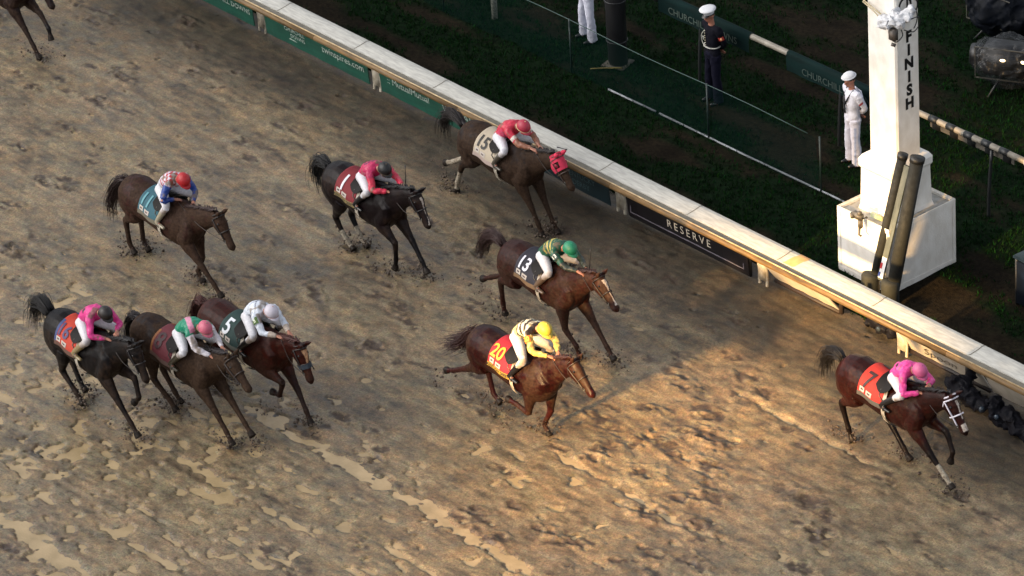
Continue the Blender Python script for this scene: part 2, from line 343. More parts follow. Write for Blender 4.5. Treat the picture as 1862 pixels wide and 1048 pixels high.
# ------------------------------------------------------------------ running rail with sloping cover
def extrude_profile(mb, prof, x0, x1, mi, step=None, close=True):
    n = len(prof); v = [(x0, y, z) for y, z in prof]+[(x1, y, z) for y, z in prof]; f = []
    for i in range(n if close else n-1): j = (i+1) % n; f.append((i, i+n, j+n, j))
    if close: f += [tuple(range(n)), tuple(range(2*n-1, n-1, -1))]
    mb.add(v, f, mi)
rail = empty('running_rail', (0, 2.95, 0), 0, 'long white safety rail with sloping cover and brass coloured lip along the dirt track', 'rail')
PX = [-17.2, -13.9, -10.55, -7.2, -3.9, -.6, 2.95, 6.25, 9.6, 12.9]
mb = MB()
lip = [(2.31, .985), (2.255, .99), (2.225, 1.02), (2.22, 1.06), (2.245, 1.09), (2.29, 1.10), (2.315, 1.085)]
for i in range(-20, 16, 4): extrude_profile(mb, [(y-2.95, z) for y, z in lip], i, i+3.996, 0)
mb.build('rail_lip', steel, rail)
mb = MB(); mb.tube([(-20, 2.278-2.95, 1.100), (16, 2.278-2.95, 1.100)], .011, 6); mb.build('lip_highlight', mat('lip_highlight', '#c4ad84', '#9d845c', 9, .4), rail)  # thin bright strip: the lip's highlight put into its colour
mb = MB()
for i in range(-20, 16, 4): extrude_profile(mb, [(2.33-2.95, 1.0), (2.33-2.95, 1.068), (2.42-2.95, 1.074), (2.42-2.95, 1.0)], i, i+4, 0)
mb.build('rail_groove', groove, rail, smooth=False)
cov = [(2.425, .985), (2.425, 1.09), (2.45, 1.10), (2.60, 1.135), (2.70, 1.14), (2.78, 1.12), (2.84, 1.06), (2.86, .93), (2.84, .93), (2.81, 1.05), (2.76, 1.09), (2.6, 1.11), (2.44, 1.07)]
k = 0; cx0 = -20.3
while cx0 < 16:
    mb = MB(); extrude_profile(mb, [(y-2.95, z) for y, z in cov], cx0, cx0+2.197, 0); mb.build('cover_panel', white_paint, rail, smooth=False)
    mb = MB(); jp = [(y-2.95, z+.003) for y, z in cov[1:8]]; v = []
    for x in (cx0-.010, cx0+.010): v += [(x+.05*(1-abs(i-2)/2.5), y, z) for i, (y, z) in enumerate(jp)]
    mb.add(v, [(i, i+7, i+8, i+1) for i in range(6)]); mb.build('cover_joint', groove, rail); cx0 += 2.2
mb = MB(); tp = [(y-2.95, z+.004) for y, z in cov[1:8]]
v = []; 
for x in (4.03, 4.26): v += [(x+.10*(1-abs(i-3)/3), y, z) for i, (y, z) in enumerate(tp)]
mb.add(v, [(i, i+7, i+8, i+1) for i in range(6)]); mb.build('tape_band', tape_m, rail)
for x in PX:
    mb = MB()
    for dx in (-.09, .09):
        mb.tube([(x+dx, 0.02, -.1), (x+dx, 0.02, .35), (x+dx, -.08, .62), (x+dx, -.32, .88), (x+dx, -.40, 1.0)], [(.022, .03)]*5, 8, smooth=4, side=(1, 0, 0))
    mb.box((x-.09, -.005, .12), (x+.09, .045, .5)); mb.box((x-.14, -.5, .965), (x+.14, -.1, .985))
    mb.build('rail_post', postw_m if x > -9 else post_m, rail)

# ------------------------------------------------------------------ sign boards below the rail
def board(x0, x1, ytop, ybot, z0, z1, m, label, frame=None, gap=.02):
    e = empty('sign_board', ((x0+x1)/2, ybot, z0), 0, label, 'sign', 'advertising boards hung under the rail')
    mb = MB(); hx = (x1-x0)/2; dy = ytop-ybot; n = 24
    v = []; f = []
    for i in range(n+1):
        x = -hx+2*hx*i/n; wv = .006*math.sin(i*1.1+x0)
        v += [(x, wv, 0), (x, dy+wv, z1-z0), (x, dy+wv+.02, z1-z0), (x, wv+.02, 0)]
    for i in range(n):
        a = i*4
        for q in range(4): f.append((a+q, a+4+q, a+4+(q+1) % 4, a+(q+1) % 4))
    f += [(0, 1, 2, 3), (n*4+3, n*4+2, n*4+1, n*4)]
    mb.add(v, f); mb.build('panel', m, e, smooth=False); e['hx'] = hx; e['dy'] = dy; e['h'] = z1-z0
    return e
def btext(e, body, size, x, z, m=letter_m, **kw):
    dy, h = e['dy'], e['h']; up = Vector((0, dy, h)).normalized(); o = Vector((x, 0, 0)) + up*z + Vector((0, -.012, 0))
    place_text('lettering', body, size, o, (1, 0, 0), up, m, e, **kw)
B0 = board(-13.7, -10.72, 2.86, 2.92, .10, .72, signgreen, 'green board under the rail at the very upper edge of the picture')
btext(B0, 'CHURCHILL DOWNS', .15, .72, .27)
B1 = board(-10.35, -7.35, 2.86, 2.92, .10, .72, signgreen, 'green board with small crest and a web address in pale letters')
btext(B1, 'CHURCHILL', .11, -.60, .33); btext(B1, 'DOWNS', .11, -.52, .22); mb = MB(); mb.box((-.80, -.016, .12), (-.48, -.008, .135)); mb.build('underline', letter_m, B1, smooth=False)
btext(B1, 'twinspires.com', .20, .80, .28)
B2 = board(-7.0, -4.02, 2.86, 2.92, .10, .72, signgreen, 'green board with two rows of names in pale letters, between white posts')
btext(B2, ':: MutualMutual', .19, -.68, .31); btext(B2, "W'S FARM", .24, .80, .32)
B3 = board(-3.78, -.82, 2.86, 2.92, .10, .72, signdark, 'dark teal board behind the horse in the red hood')
btext(B3, 'KENTUCKY', .15, .75, .30, mat('sign_letter_dim', '#4d6a70', '#40585e', 10, .6)); btext(B3, 'DERBY', .15, .75, .14, MATS['sign_letter_dim'])
mb = MB(); mb.box((-.3, -.016, .20), (.2, -.008, .212)); mb.build('underline', MATS['sign_letter_dim'], B3, smooth=False)
B4 = board(-.35, 2.66, 2.86, 2.92, .10, .72, signblack, 'black board reading RESERVE in spaced serif style capitals')
btext(B4, 'RESERVE', .215, .06, .25, mat('sign_letter_cream', '#cfc6b4', '#bdb3a0', 10, .6), spacing=1.45)
mb = MB(); mb.box((-1.44, -.020, .085), (1.40, -.010, .100)); mb.box((1.385, -.020, .1), (1.40, -.010, .6)); mb.box((-1.44, -.020, .1), (-1.425, -.010, .6)); mb.build('border_line', mat('border_grey', '#77717a', '#5f5a62', 10, .6), B4, smooth=False)
mb = MB(); mb.bbox((-1.52, .021, -.04), (1.52, .07, .62)); mb.build('backing_frame', dark_m, B4)
B5 = board(3.1, 4.62, 2.78, 3.12, .14, .62, signwhite, 'plain white board tilted under the rail, right of the black one')
mb = MB(); mb.bbox((-.78, -.03, -.07), (.78, .03, -.003)); mb.bbox((.765, -.02, -.06), (.83, .05, .4)); mb.build('base_trim', mat('board_trim', '#2a1c16', '#1a1210', 10, .6), B5)
B6 = board(6.30, 8.15, 2.78, 3.06, .14, .62, signwhite, 'pale board with handwritten style black script, beside the leading horse')
btext(B6, 'Spoon', .30, -.12, .21, black_m, shear=.45, bold=-.004)
mb = MB(); mb.bbox((-.94, -.03, -.07), (.94, .03, -.003)); mb.build('base_trim', MATS['board_trim'], B6)
B7 = board(8.25, 11.6, 2.78, 3.02, .14, .62, signwhite, 'pale board partly hidden behind the black wrapped cameras at the right edge')

# ------------------------------------------------------------------ net fence, far rail, posts
netm = bpy.data.materials.new('net'); netm.use_nodes = True; t_ = netm.node_tree; bs = t_.nodes['Principled BSDF']; bs.inputs['Base Color'].default_value = (.003, .013, .011, 1); bs.inputs['Alpha'].default_value = .30; bs.inputs['Specular IOR Level'].default_value = 0; bs.inputs['Roughness'].default_value = .7
nf = empty('net_fence', (-2, 5.85, 0), 0, 'low dark green mesh fence with a white strip at its foot, on the turf', 'fence')
mb = MB(); n = 80
v = []; f = []
for i in range(n+1):
    x = -18+i*(21.2/n)
    for j in range(7): v.append((x, -.02+.16*math.sin(j/6*3.14)*.5+.03*math.sin(x*2.2+j), .02+j/6*1.03+.02*math.sin(x*1.3)))
for i in range(n):
    for j in range(6): a = i*7+j; f.append((a, a+7, a+8, a+1))
mb.add(v, f); mb.build('mesh_sheet', netm, nf)
mb = MB(); mb.tube([(-18+i*.7, .0, 1.06+.02*math.sin((-18+i*.7)*1.3)) for i in range(31)], .009, 6); mb.build('top_cable', mat('cable_green', '#1c3d38', '#16302c', 10, .5), nf)
mb = MB(); mb.tube([(-2.2, .0, .03), (-.95, .01, .035)], .018, 8); mb.tube([(-.85, .01, .03), (1.6, .0, .03), (3.6, .02, .03), (5.3, .0, .03)], .018, 8); mb.build('foot_strip', mat('strip_grey', '#8f9296', '#74777b', 6, .5), nf)
for x in (-14, -10.4, -6.8, -3.2, .45, 3.3):
    mb = MB(); mb.tube([(x, 0, -.1), (x, 0, 1.09)], .016, 8); mb.build('fence_stake', mat('stake_green', '#0f2421', '#0c1c1a', 10, .5), nf)
fr = empty('far_rail', (0, 7.35, 0), 0, 'round rail far across the turf, wrapped in green banners and black and white bands', 'rail')
rw = mat('far_rail_grey', '#8d8679', '#6c665b', 6, .5); rb_ = mat('far_rail_black', '#16191a', '#0e1011', 6, .5); rgn = mat('banner_green', '#081f1e', '#051615', 3, .8, stretch=(.6, 3, 3), spec=.1)
mb = MB()
mb.tube([(-22, 0, 1.3), (15, 0, 1.3)], .055, 12); mb.build('rail_bar', rw, fr)
bx = [-6.1, -5.7, -5.2, -4.7]+[2.45+i*.42 for i in range(5)]+[-9.5+i*.42 for i in range(6)]
for x in bx: mb = MB(); mb.tube([(x, 0, 1.30), (x+.2, 0, 1.30)], .062, 12); mb.box((x, .045, 1.08), (x+.2, .065, 1.30)); mb.build('black_band', rb_, fr)
mb = MB(); mb.box((2.4, .048, 1.10), (4.4, .06, 1.28)); mb.box((4.75, -.01, 1.1), (15, .01, 1.28)); mb.build('skirt', mat('skirt_grey', '#4f4a42', '#3b3731', 5, .6), fr, smooth=False)
mb = MB(); mb.tube([(4.72, 0, 1.3), (15, 0, 1.3)], .066, 12); mb.build('white_sleeve', white_paint, fr)
for x0, x1, tx_ in ((-4.4, -2.0, 'CHURCHILL DOWNS'), (-1.05, 1.6, 'CHURCHILL DOWNS'), (-13.5, -10, 'CHURCHILL DOWNS')):
    mb = MB(); v = []; f = []; n = 14
    pr = [(.07, 1.26), (.05, 1.35), (0, 1.372), (-.05, 1.35), (-.07, 1.30), (-.075, 1.18), (-.07, 1.0)]
    for i in range(n+1):
        x = x0+(x1-x0)*i/n
        for q, (y, z) in enumerate(pr): v.append((x, y+(.012*math.sin(i*1.7) if q > 4 else 0), z))
    for i in range(n):
        for q in range(6): a = i*7+q; f.append((a, a+7, a+8, a+1))
    mb.add(v, f); bn = mb.build('banner', rgn, fr)
    me_ = text_mesh(tx_, .19); X_ = Vector((1, 0, 0)); T = Matrix(((1, 0, 0, (x0+x1)/2), (0, 0, -1, -.10), (0, 1, 0, 1.13), (0, 0, 0, 1))); me_.transform(T); link('lettering', me_, mat('banner_letter_pale', '#45524c', '#3a463f', 9, .6) if x0 < -2 else mat('banner_letter', '#34433e', '#2a3632', 9, .6), bn, smooth=False)
for x in (-17, -13, -9, -6.5, -3.3, .3, 3.95, 7.6, 11.2):
    mb = MB(); mb.tube([(x, -.12, -.1), (x, -.1, .5), (x, -.03, 1.24)], .03, 8, smooth=3); mb.build('rail_leg', rb_, fr)
def wobble(me, amt, scale, seed=0):
    P = coords(me); D = np.stack([vnoise3(P, scale, seed+q, 3)-.5 for q in range(3)], -1); me.vertices.foreach_set('co', (P+D*amt*2).astype(np.float32).ravel()); me.update()
pp = empty('white_post', (-7.87, 6.3, 0), .2, 'short white netted post standing in a bare ring on the turf', 'post')
mb = MB(); mb.tube([(0, 0, -.1), (0, 0, 1.4)], .058, 16); mb.build('shaft', mat('post_netted', '#a9aba0', '#55594f', 45, .7, .3), pp); mb = MB(); mb.ball((0, 0, 1.4), (.07, .07, .04)); mb.build('post_cap', white_paint, pp)
bp_ = empty('padded_post', (-4.86, 6.66, 0), .3, 'thick black padded post between the white sailor trousers and the officer', 'post')
mb = MB(); mb.tube([(0, 0, -.05), (0, 0, .25), (.0, 0, .9), (0, 0, 2.2)], [(.17, .17), (.185, .18), (.18, .18), (.17, .17)], 18, smooth=4); m_ = mb.mesh(); wobble(m_, .03, 5, 3); link('padding', m_, black_m, bp_)
mb = MB(); mb.bbox((-.23, -.23, 0), (.23, .23, .035)); mb.build('base_plate', mat('worn_plate', '#4b463c', '#3a352d', 9, .8), bp_)
for z in (.5, 1.3): mb = MB(); mb.tube([(.19*math.cos(a), .19*math.sin(a), z) for a in [i*math.pi/8 for i in range(17)]], .012, 6); mb.build('strap', dark_m, bp_)
ym = mat('yellow_tape', '#7a6a2a', '#5e5220', 9, .7); mb = MB(); mb.tube([(-4.62, 6.55, .05), (-4.85, 6.3, .06), (-5.0, 6.12, .06)], [(.006, .02)]*3, 6, smooth=4); tag(mb.build('tape_strip', ym), 'thin yellow tape lying at the foot of the black padded post', 'tape')
# ------------------------------------------------------------------ finish post
fp = empty('finish_post', (4.06, 4.98, 0), 0, 'tall white square finish post lettered FINISH, standing in a white planter box', 'post')
def slab(mb, a, b, r=.012, mi=0): mb.bbox(a, b, r, mi)
mb = MB(); hx, hy, hh = .61, .75, 1.20
t_ = .03
slab(mb, (-hx, -hy, -.05), (hx, -hy+t_, hh), .006); slab(mb, (-hx, hy-t_, -.05), (hx, hy, hh), .006)
slab(mb, (-hx, -hy+t_+.002, -.05), (-hx+t_, hy-t_-.002, hh), .006); slab(mb, (hx-t_, -hy+t_+.002, -.05), (hx, hy-t_-.002, hh), .006)
# raised trims
for z0, z1 in ((1.13, 1.215), (-.02, .10)):
    slab(mb, (-hx-.012, -hy-.012, z0), (hx+.012, -hy-.001, z1), .004); slab(mb, (hx+.001, -hy-.012, z0), (hx+.012, hy+.012, z1), .004)
    slab(mb, (-hx-.012, hy+.001, z0), (hx+.012, hy+.012, z1), .004); slab(mb, (-hx-.012, -hy, z0), (-hx-.001, hy, z1), .004)
for x in (-hx-.012, hx-.06): slab(mb, (x, -hy-.011, .1), (x+.07, -hy-.001, 1.13), .004)
for y in (-hy-.01, hy-.06): slab(mb, (hx+.001, y, .1), (hx+.011, y+.07, 1.13), .004)
mb.build('planter_box', postwall, fp, smooth=False)
mb = MB(); mb.box((-hx+t_, -hy+t_, 1.10), (hx-t_, hy-t_, 1.15)); mb.build('planter_floor', mat('planter_floor', '#a8a69f', '#7d7a72', 6, .7, .2), fp, smooth=False)
mb = MB()
def frust(mb, lv):
    v = []; f = []
    for (x, y, z) in lv: c = .03; v += [(-x+c, -y, z), (x-c, -y, z), (x, -y+c, z), (x, y-c, z), (x-c, y, z), (-x+c, y, z), (-x, y-c, z), (-x, -y+c, z)]
    n = len(lv)
    for i in range(n-1):
        for k in range(8): f.append((i*8+k, i*8+(k+1) % 8, (i+1)*8+(k+1) % 8, (i+1)*8+k))
    f += [tuple(range(7, -1, -1)), tuple((n-1)*8+k for k in range(8))]; mb.add(v, f)
frust(mb, [(.46, .52, .93), (.46, .52, 1.02), (.40, .46, 1.22), (.39, .44, 1.9), (.42, .47, 1.95), (.42, .47, 2.06), (.38, .42, 2.13), (.34, .34, 2.16)])
mb.build('pedestal', postwall, fp, smooth=False)
mb = MB(); frust(mb, [(.335, .265, 2.14), (.335, .265, 4.2), (.335, .265, 7.5)]); mb.build('shaft', postwall, fp, smooth=False)
for i, ch in enumerate('FINISH'):
    place_text('letter', ch, .265, (.339, .02, 4.38-i*.243), (0, 1, 0), (0, 0, 1), black_m, fp, bold=.014)
# interlocked ring emblem above the word
mb = MB()
def ringm(cy, cz, r, w, a0=0, a1=6.2832):
    n = 28; v = []
    for i in range(n+1):
        a = a0+(a1-a0)*i/n; v += [(.339, cy+math.cos(a)*(r-w), cz+math.sin(a)*(r-w)*1.1), (.339, cy+math.cos(a)*(r+w), cz+math.sin(a)*(r+w)*1.1)]
    mb.add(v, [(i*2, i*2+1, i*2+3, i*2+2) for i in range(n)])
ringm(-.05, 4.96, .13, .020); ringm(.10, 4.90, .13, .014, -2.2, 2.0); ringm(.0, 4.68, .22, .011, -.9, 1.2)
mb.add([(.3395, -.02, 4.84), (.3395, .02, 4.84), (.3395, .02, 5.15), (.3395, -.02, 5.15)], [(0, 1, 2, 3)])
mb.build('emblem', black_m, fp, smooth=False)
# stains: moss and rust have a shape of their own
mb = MB(); mb.bbox((-.04, -.56, .95), (.22, -.50, 1.22), .01); mb.build('green_plate', mat('mossy_board', '#98a070', '#b0ad8d', 9, .8, .2), fp)
# cloth wrapped camera strapped to the shaft
wc = empty('wrapped_camera', (4.42, 4.66, 4.80), 0, 'camera bundled in crumpled white cloth, strapped to the corner of the finish post', 'camera')
mb = MB(); rs = np.random.RandomState(3)
for c, r in [((-.12, -.08, -.03), (.17, .13, .12)), ((.04, .0, .04), (.18, .14, .11)), ((.17, .10, .11), (.13, .11, .09)), ((.20, .16, .20), (.07, .06, .08)), ((-.22, -.05, -.06), (.08, .09, .07)), ((.02, .05, .15), (.1, .1, .09))]: mb.ball(c, r)
m_ = fuse(mb, .02, 1); wobble(m_, .075, 9, 5); wobble(m_, .03, 26, 9); link('cloth_wrap', m_, wht_cloth, wc)
mb = MB(); mb.tube([(-.15, -.02, .0), (-.40, -.03, .07), (-.72, -.0, .14)], .012, 6); mb.tube([(-.2, -.03, -.08), (-.45, -.03, .04), (-.72, -.0, .1)], .010, 6); mb.build('strap', mat('rope_cream', '#b9ab8a', '#a09373', 20, .8), wc)
mb = MB(); mb.tube([(.02, -.08, -.1), (.03, -.1, -.27), (.10, -.05, -.33), (.17, .02, -.22), (.14, .02, -.12)], .010, 6, smooth=5); mb.tube([(.3, .1, .1), (.3, .26, .08), (.28, .30, -.06), (.22, .22, -.2), (.12, .1, -.16)], .009, 6, smooth=5); mb.build('cable', dark_m, wc)
mb = MB(); mb.bbox((-.02, -.12, -.30), (.12, -.02, -.10), .01); mb.tube([(.02, -.09, -.38), (.08, -.05, -.40)], .03, 8); mb.tube([(-.08, -.05, -.1), (-.02, -.09, -.28)], .012, 6); mb.build('bracket', mat('bracket_grey', '#5a5048', '#37322e', 12, .5), wc)
cl = empty('pipe_clamp', (4.08, 4.10, 1.26), 0, 'grey clamp mounted on the rim of the planter box', 'clamp')
mb = MB(); mb.bbox((-.11, -.06, .0), (.10, .04, .11), .015); mb.bbox((.02, -.05, -.15), (.10, .02, .02), .015); mb.tube([(-.12, -.03, .06), (-.05, -.09, .04)], .035, 10); mb.ball((.06, -.03, .13), .045); mb.tube([(.06, -.04, -.14), (.09, -.08, -.24), (.13, -.06, -.26)], .022, 8)
mb.build('clamp_body', mat('clamp_grey', '#57544d', '#3b3934', 15, .5), cl); mb = MB(); mb.tube([(.13, -.04, .06), (.2, -.02, .10)], .012, 6); mb.ball((.21, -.02, .105), .022); mb.build('knob', dark_m, cl)
tg = mat('tube_charcoal', '#161813', '#0f110e', 12, .8, .15, rvar=.1)
def ppt(a, b, k): return Vector(a).lerp(Vector(b), k)
def leaning(name, base, top, r, label, lab2=None):
    e = empty(name, base, 0, label, 'floodlight tube', 'dark tubes leaning on the planter box'); d = Vector(top)-Vector(base)
    mb = MB(); mb.tube([d*.06, d*.97], r, 16, side=(1, 0, 0)); mb.build('tube_body', tg, e)
    mb = MB(); mb.tube([(0, 0, -.02), (0, 0, .36), (.0, .01, .40)], [(.150, .150), (.155, .155), (.135, .135)], 20, side=(1, 0, 0)); mb.build('drum_base', mat('drum_dark', '#20231f', '#131512', 6, .8, .1), e)
    mb = MB(); mb.tube([d*.965, d*1.0], r*1.12, 16, side=(1, 0, 0)); mb.build('end_cap', dark_m, e)
    return e, d
LT, LD = leaning('floodlight_tube', (4.44, 4.00, 0), (4.64, 4.60, 2.48), .080, 'left and slimmer of two dark tubes leaning on the planter box of the finish post')
RT, RD = leaning('floodlight_tube', (4.84, 4.06, 0), (4.92, 4.66, 2.50), .112, 'right and thicker of two dark tubes leaning on the planter box of the finish post')
mb = MB(); L0 = Vector((4.64, 4.02, .35)); L1 = Vector((4.77, 4.55, 2.32)); 
wv = Vector((.058, 0, 0)); mb.add([L0-wv, L0+wv, L1+wv, L1-wv, L0-wv+Vector((0, .03, 0)), L0+wv+Vector((0, .03, 0)), L1+wv+Vector((0, .03, 0)), L1-wv+Vector((0, .03, 0))], [(0, 1, 2, 3), (7, 6, 5, 4), (0, 4, 5, 1), (1, 5, 6, 2), (2, 6, 7, 3), (3, 7, 4, 0)])
Lb = tag(mb.build('reflector_board', mat('board_grey', '#5d625c', '#2f3632', 5, .5, stretch=(1, 1, .4)), smooth=False), 'narrow grey green board held between the two dark leaning tubes', 'board')
def onL(k, dx, off=-.006): p = L0.lerp(L1, k); return (p.x+dx, p.y+off, p.z)
upL = (L1-L0).normalized()
for nm, k0, k1, x0, x1, c in (('sticker_white', .02, .20, -.05, .055, '#d8d8d6'), ('sticker_red', .10, .15, -.055, -.01, '#a5262a'), ('sticker_blue', .03, .07, -.055, -.01, '#233a80')):
    mb = MB(); o_ = -.006 if nm.endswith('white') else -.010; mb.add([onL(k0, x0, o_), onL(k0, x1, o_), onL(k1, x1, o_), onL(k1, x0, o_)], [(0, 1, 2, 3)]); o = mb.build('sticker', mat(nm, c, c, 3, .5), Lb, smooth=False)

# ------------------------------------------------------------------ equipment around
plastic = bpy.data.materials.new('black_bag'); plastic.use_nodes = True; b_ = plastic.node_tree.nodes['Principled BSDF']; b_.inputs['Base Color'].default_value = (.006, .006, .009, 1); b_.inputs['Roughness'].default_value = .6; b_.inputs['Specular IOR Level'].default_value = .1
def blob(name, mname, loc, parts, m, label, cat, seed, group=None, amt=.10, fr=7.5, extra=None):
    e = empty(name, loc, 0, label, cat, group); mb = MB()
    for c, r in parts: mb.ball(c, r)
    me_ = fuse(mb, .022, 1); wobble(me_, amt, fr, seed); wobble(me_, amt*.22, fr*3.1, seed+4); link(mname, me_, m, e)
    return e
lensm = mat('lens_glass', '#3a4652', '#20262e', 5, .08); 
e = blob('remote_camera', 'bag_wrap', (5.42, 3.22, 0), [((-.14, 0, .22), (.10, .09, .20)), ((.0, 0, .26), (.20, .11, .13)), ((.2, -.02, .2), (.13, .12, .12)), ((.33, 0, .16), (.09, .1, .14)), ((-.2, -.02, .08), (.05, .05, .12))], plastic, 'small black wrapped remote camera alone under the rail, left of the script board', 'camera', 11, 'black wrapped remote cameras')
mb = MB(); mb.tube([(.17, -.10, .20), (.17, -.17, .195)], .04, 12, side=(1, 0, 0)); mb.build('lens', lensm, e)
e = blob('remote_camera', 'bag_wrap', (8.08, 2.62, 0), [((-.18, .0, .28), (.22, .16, .18)), ((0, 0, .2), (.30, .17, .16)), ((.28, -.03, .15), (.2, .15, .12)), ((-.10, .12, .46), (.06, .06, .16))], plastic, 'large black wrapped remote camera beside the leading horse, right of the script board', 'camera', 21, 'black wrapped remote cameras')
mb = MB(); mb.tube([(.42, -.10, .16), (.47, -.15, .16)], .05, 12, side=(1, 0, 0)); mb.build('lens', lensm, e)
mb = MB(); mb.tube([(-.1, .12, .4), (-.12, .14, .68)], [(.04, .06)]*2, 8); mb.build('viewfinder', black_m, e)
e = blob('remote_camera', 'bag_wrap', (8.95, 2.55, 0), [((-.18, 0, .32), (.14, .13, .16)), ((-.1, 0, .15), (.16, .15, .16)), ((.12, 0, .18), (.2, .15, .17)), ((.38, -.02, .12), (.22, .15, .14)), ((.62, -.05, .1), (.2, .14, .12))], plastic, 'long low black wrapped camera rig at the right edge under the rail', 'camera', 31, 'black wrapped remote cameras')
mb = MB(); mb.tube([(.0, -.13, .24), (.0, -.18, .24)], .04, 12, side=(1, 0, 0)); mb.build('lens', lensm, e)
nb = empty('equipment_bin', (6.75, 5.85, 0), -.05, 'dark navy covered equipment box at the right edge, beyond the rail', 'box')
mb = MB(); mb.bbox((-.38, -.45, 0), (.55, .5, .88), .05); m_ = mb.mesh(); link('box_body', m_, mat('navy_cover', '#0b1522', '#070c15', 5, .35, .4, bscale=9), nb)
mb = MB(); mb.bbox((-.41, -.48, .86), (.58, .53, .93), .03); mb.build('lid', mat('navy_lid', '#10222c', '#0a161d', 5, .4, .3), nb)
for x in (-.34, .5):
    for y in (-.42, .46): mb = MB(); mb.tube([(x, y, -.05), (x, y, .9)], .035, 8); mb.build('corner_pole', dark_m, nb)
# plastic covered lamps on the turf
clear = bpy.data.materials.new('clear_cover'); clear.use_nodes = True; b_ = clear.node_tree.nodes['Principled BSDF']; b_.inputs['Base Color'].default_value = (.03, .032, .034, 1); b_.inputs['Roughness'].default_value = .3; b_.inputs['Specular IOR Level'].default_value = .35; b_.inputs['Alpha'].default_value = .30
glow = bpy.data.materials.new('lamp_glow'); glow.use_nodes = True; b_ = glow.node_tree.nodes['Principled BSDF']; b_.inputs['Emission Color'].default_value = (1, .72, .35, 1); b_.inputs['Emission Strength'].default_value = 16
def rig(loc, rz, label, seed, lamps, cov):
    e = empty('covered_floodlight', loc, rz, label, 'floodlight', 'covered floodlights at the upper right corner')
    mb = MB(); mb.bbox((-.42, -.28, .35), (.42, .28, .85), .06); mb.tube([(-.45, 0, .62), (-.62, 0, .60)], .2, 16, side=(0, 1, 0)); mb.build('lamp_housing', black_m, e)
    mb = MB()
    for a in (0, 2.1, 4.2): mb.tube([(0, 0, .4), (.5*math.cos(a), .5*math.sin(a), -.03)], .022, 8)
    mb.build('tripod', dark_m, e)
    mb = MB(); mb.box((-.50, -.30, .3), (.5, -.285, .32)); mb.box((-.5, -.3, .32), (-.485, -.285, .9)); mb.box((-.5, -.3, .9), (.5, -.285, .915)); mb.build('metal_frame', mat('frame_dull', '#57544c', '#3a3833', 8, .35), e, smooth=False)
    mb = MB(); mb.ball((0, 0, .55), (.68, .5, .5)); mb.ball((.3, .1, .5), (.5, .45, .45)); m_ = fuse(mb, .04, 1); wobble(m_, .13, 4, seed); wobble(m_, .04, 13, seed+3); link('plastic_cover', m_, cov, e)
    for p in lamps: mb = MB(); mb.ball(p, (.05, .03, .022)); mb.build('lamp', glow, e)
rig((.85, 10.8, 0), .5, 'floodlight under clear crumpled plastic with a small lit lamp, right of the finish post', 51, [(.1, -.60, .86)], clear)
rig((2.05, 10.95, 0), -.3, 'second plastic covered floodlight cut by the right edge, lamp glowing', 61, [(-.5, -.5, .78)], clear)
cov2 = mat('navy_plastic', '#0b0f17', '#06090e', 6, .6, .2, spec=.12)
rig((-.75, 12.2, 0), .1, 'floodlight under dark navy cover at the very top, beside the post', 71, [], cov2)
rig((.75, 12.35, 0), .9, 'dark navy covered floodlight in the top right corner of the picture', 81, [], cov2)
st = empty('stake_marker', (2.6, 7.0, 0), .4, 'small weathered marker board on a thin stake between post and far rail', 'marker')
mb = MB(); mb.tube([(0, 0, -.05), (0, 0, .68)], .014, 6); mb.build('stake', dark_m, st); mb = MB(); mb.bbox((-.12, -.02, .44), (.12, .02, .72), .02); m_ = mb.mesh(); link('marker_board', m_, mat('marker_brown', '#4a453b', '#33302a', 12, .8), st)
# ------------------------------------------------------------------ horses
def lerp(a, b, t): return a+(b-a)*t
TOR = [(-.92, 1.27, .07, .06), (-.86, 1.255, .20, .17), (-.70, 1.26, .30, .265), (-.48, 1.275, .33, .29), (-.22, 1.25, .295, .275), (.02, 1.21, .305, .285), (.24, 1.20, .335, .285), (.42, 1.21, .375, .265), (.56, 1.225, .37, .24), (.70, 1.22, .31, .205), (.81, 1.20, .22, .15), (.88, 1.18, .10, .08)]
DZ = -.07
TOR = [(a, b+DZ-.025, c*1.12, d*1.14) for a, b, c, d in TOR]
RS = {'7': .15, '20': .22, '13': .12, '1': .06, '28': .12, '11': .26, 'p': .04, '8': .26, '5': .26, 'top': .15}   # how far each stretched-out horse carries its quarters back
TOR0 = TOR
def set_rear(k):
    global TOR
    TOR = [(a-k*min(1, max(0, (.02-a)/.5)), b, c, d) for a, b, c, d in TOR0]
def torso_at(x):
    for i in range(len(TOR)-1):
        a, b = TOR[i], TOR[i+1]
        if x <= b[0] or i == len(TOR)-2:
            t = min(1, max(0, (x-a[0])/(b[0]-a[0]))); t = t*t*(3-2*t)*.5+t*.5; return [lerp(a[k], b[k], t) for k in range(1, 4)]
def barrel(x, ang, off):
    """ang 0 = spine, +90 = left side, -90 = right side"""
    cz, h, wd = torso_at(x); return Vector((x, (wd+off)*math.sin(ang), cz+(h+off)*math.cos(ang)))
def fab(P, L, n=50, stretch=1.14):
    P = [np.array(p, float) for p in P]; base = P[0].copy(); tg_ = P[-1].copy(); D = np.linalg.norm(tg_-base); S = sum(L)
    if D > S: L = [l*min(stretch, D/S) for l in L]
    for _ in range(n):
        P[-1] = tg_.copy()
        for i in range(len(P)-2, -1, -1): d = P[i]-P[i+1]; P[i] = P[i+1]+d/np.linalg.norm(d)*L[i]
        P[0] = base.copy()
        for i in range(1, len(P)): d = P[i]-P[i-1]; P[i] = P[i-1]+d/np.linalg.norm(d)*L[i-1]
    return P
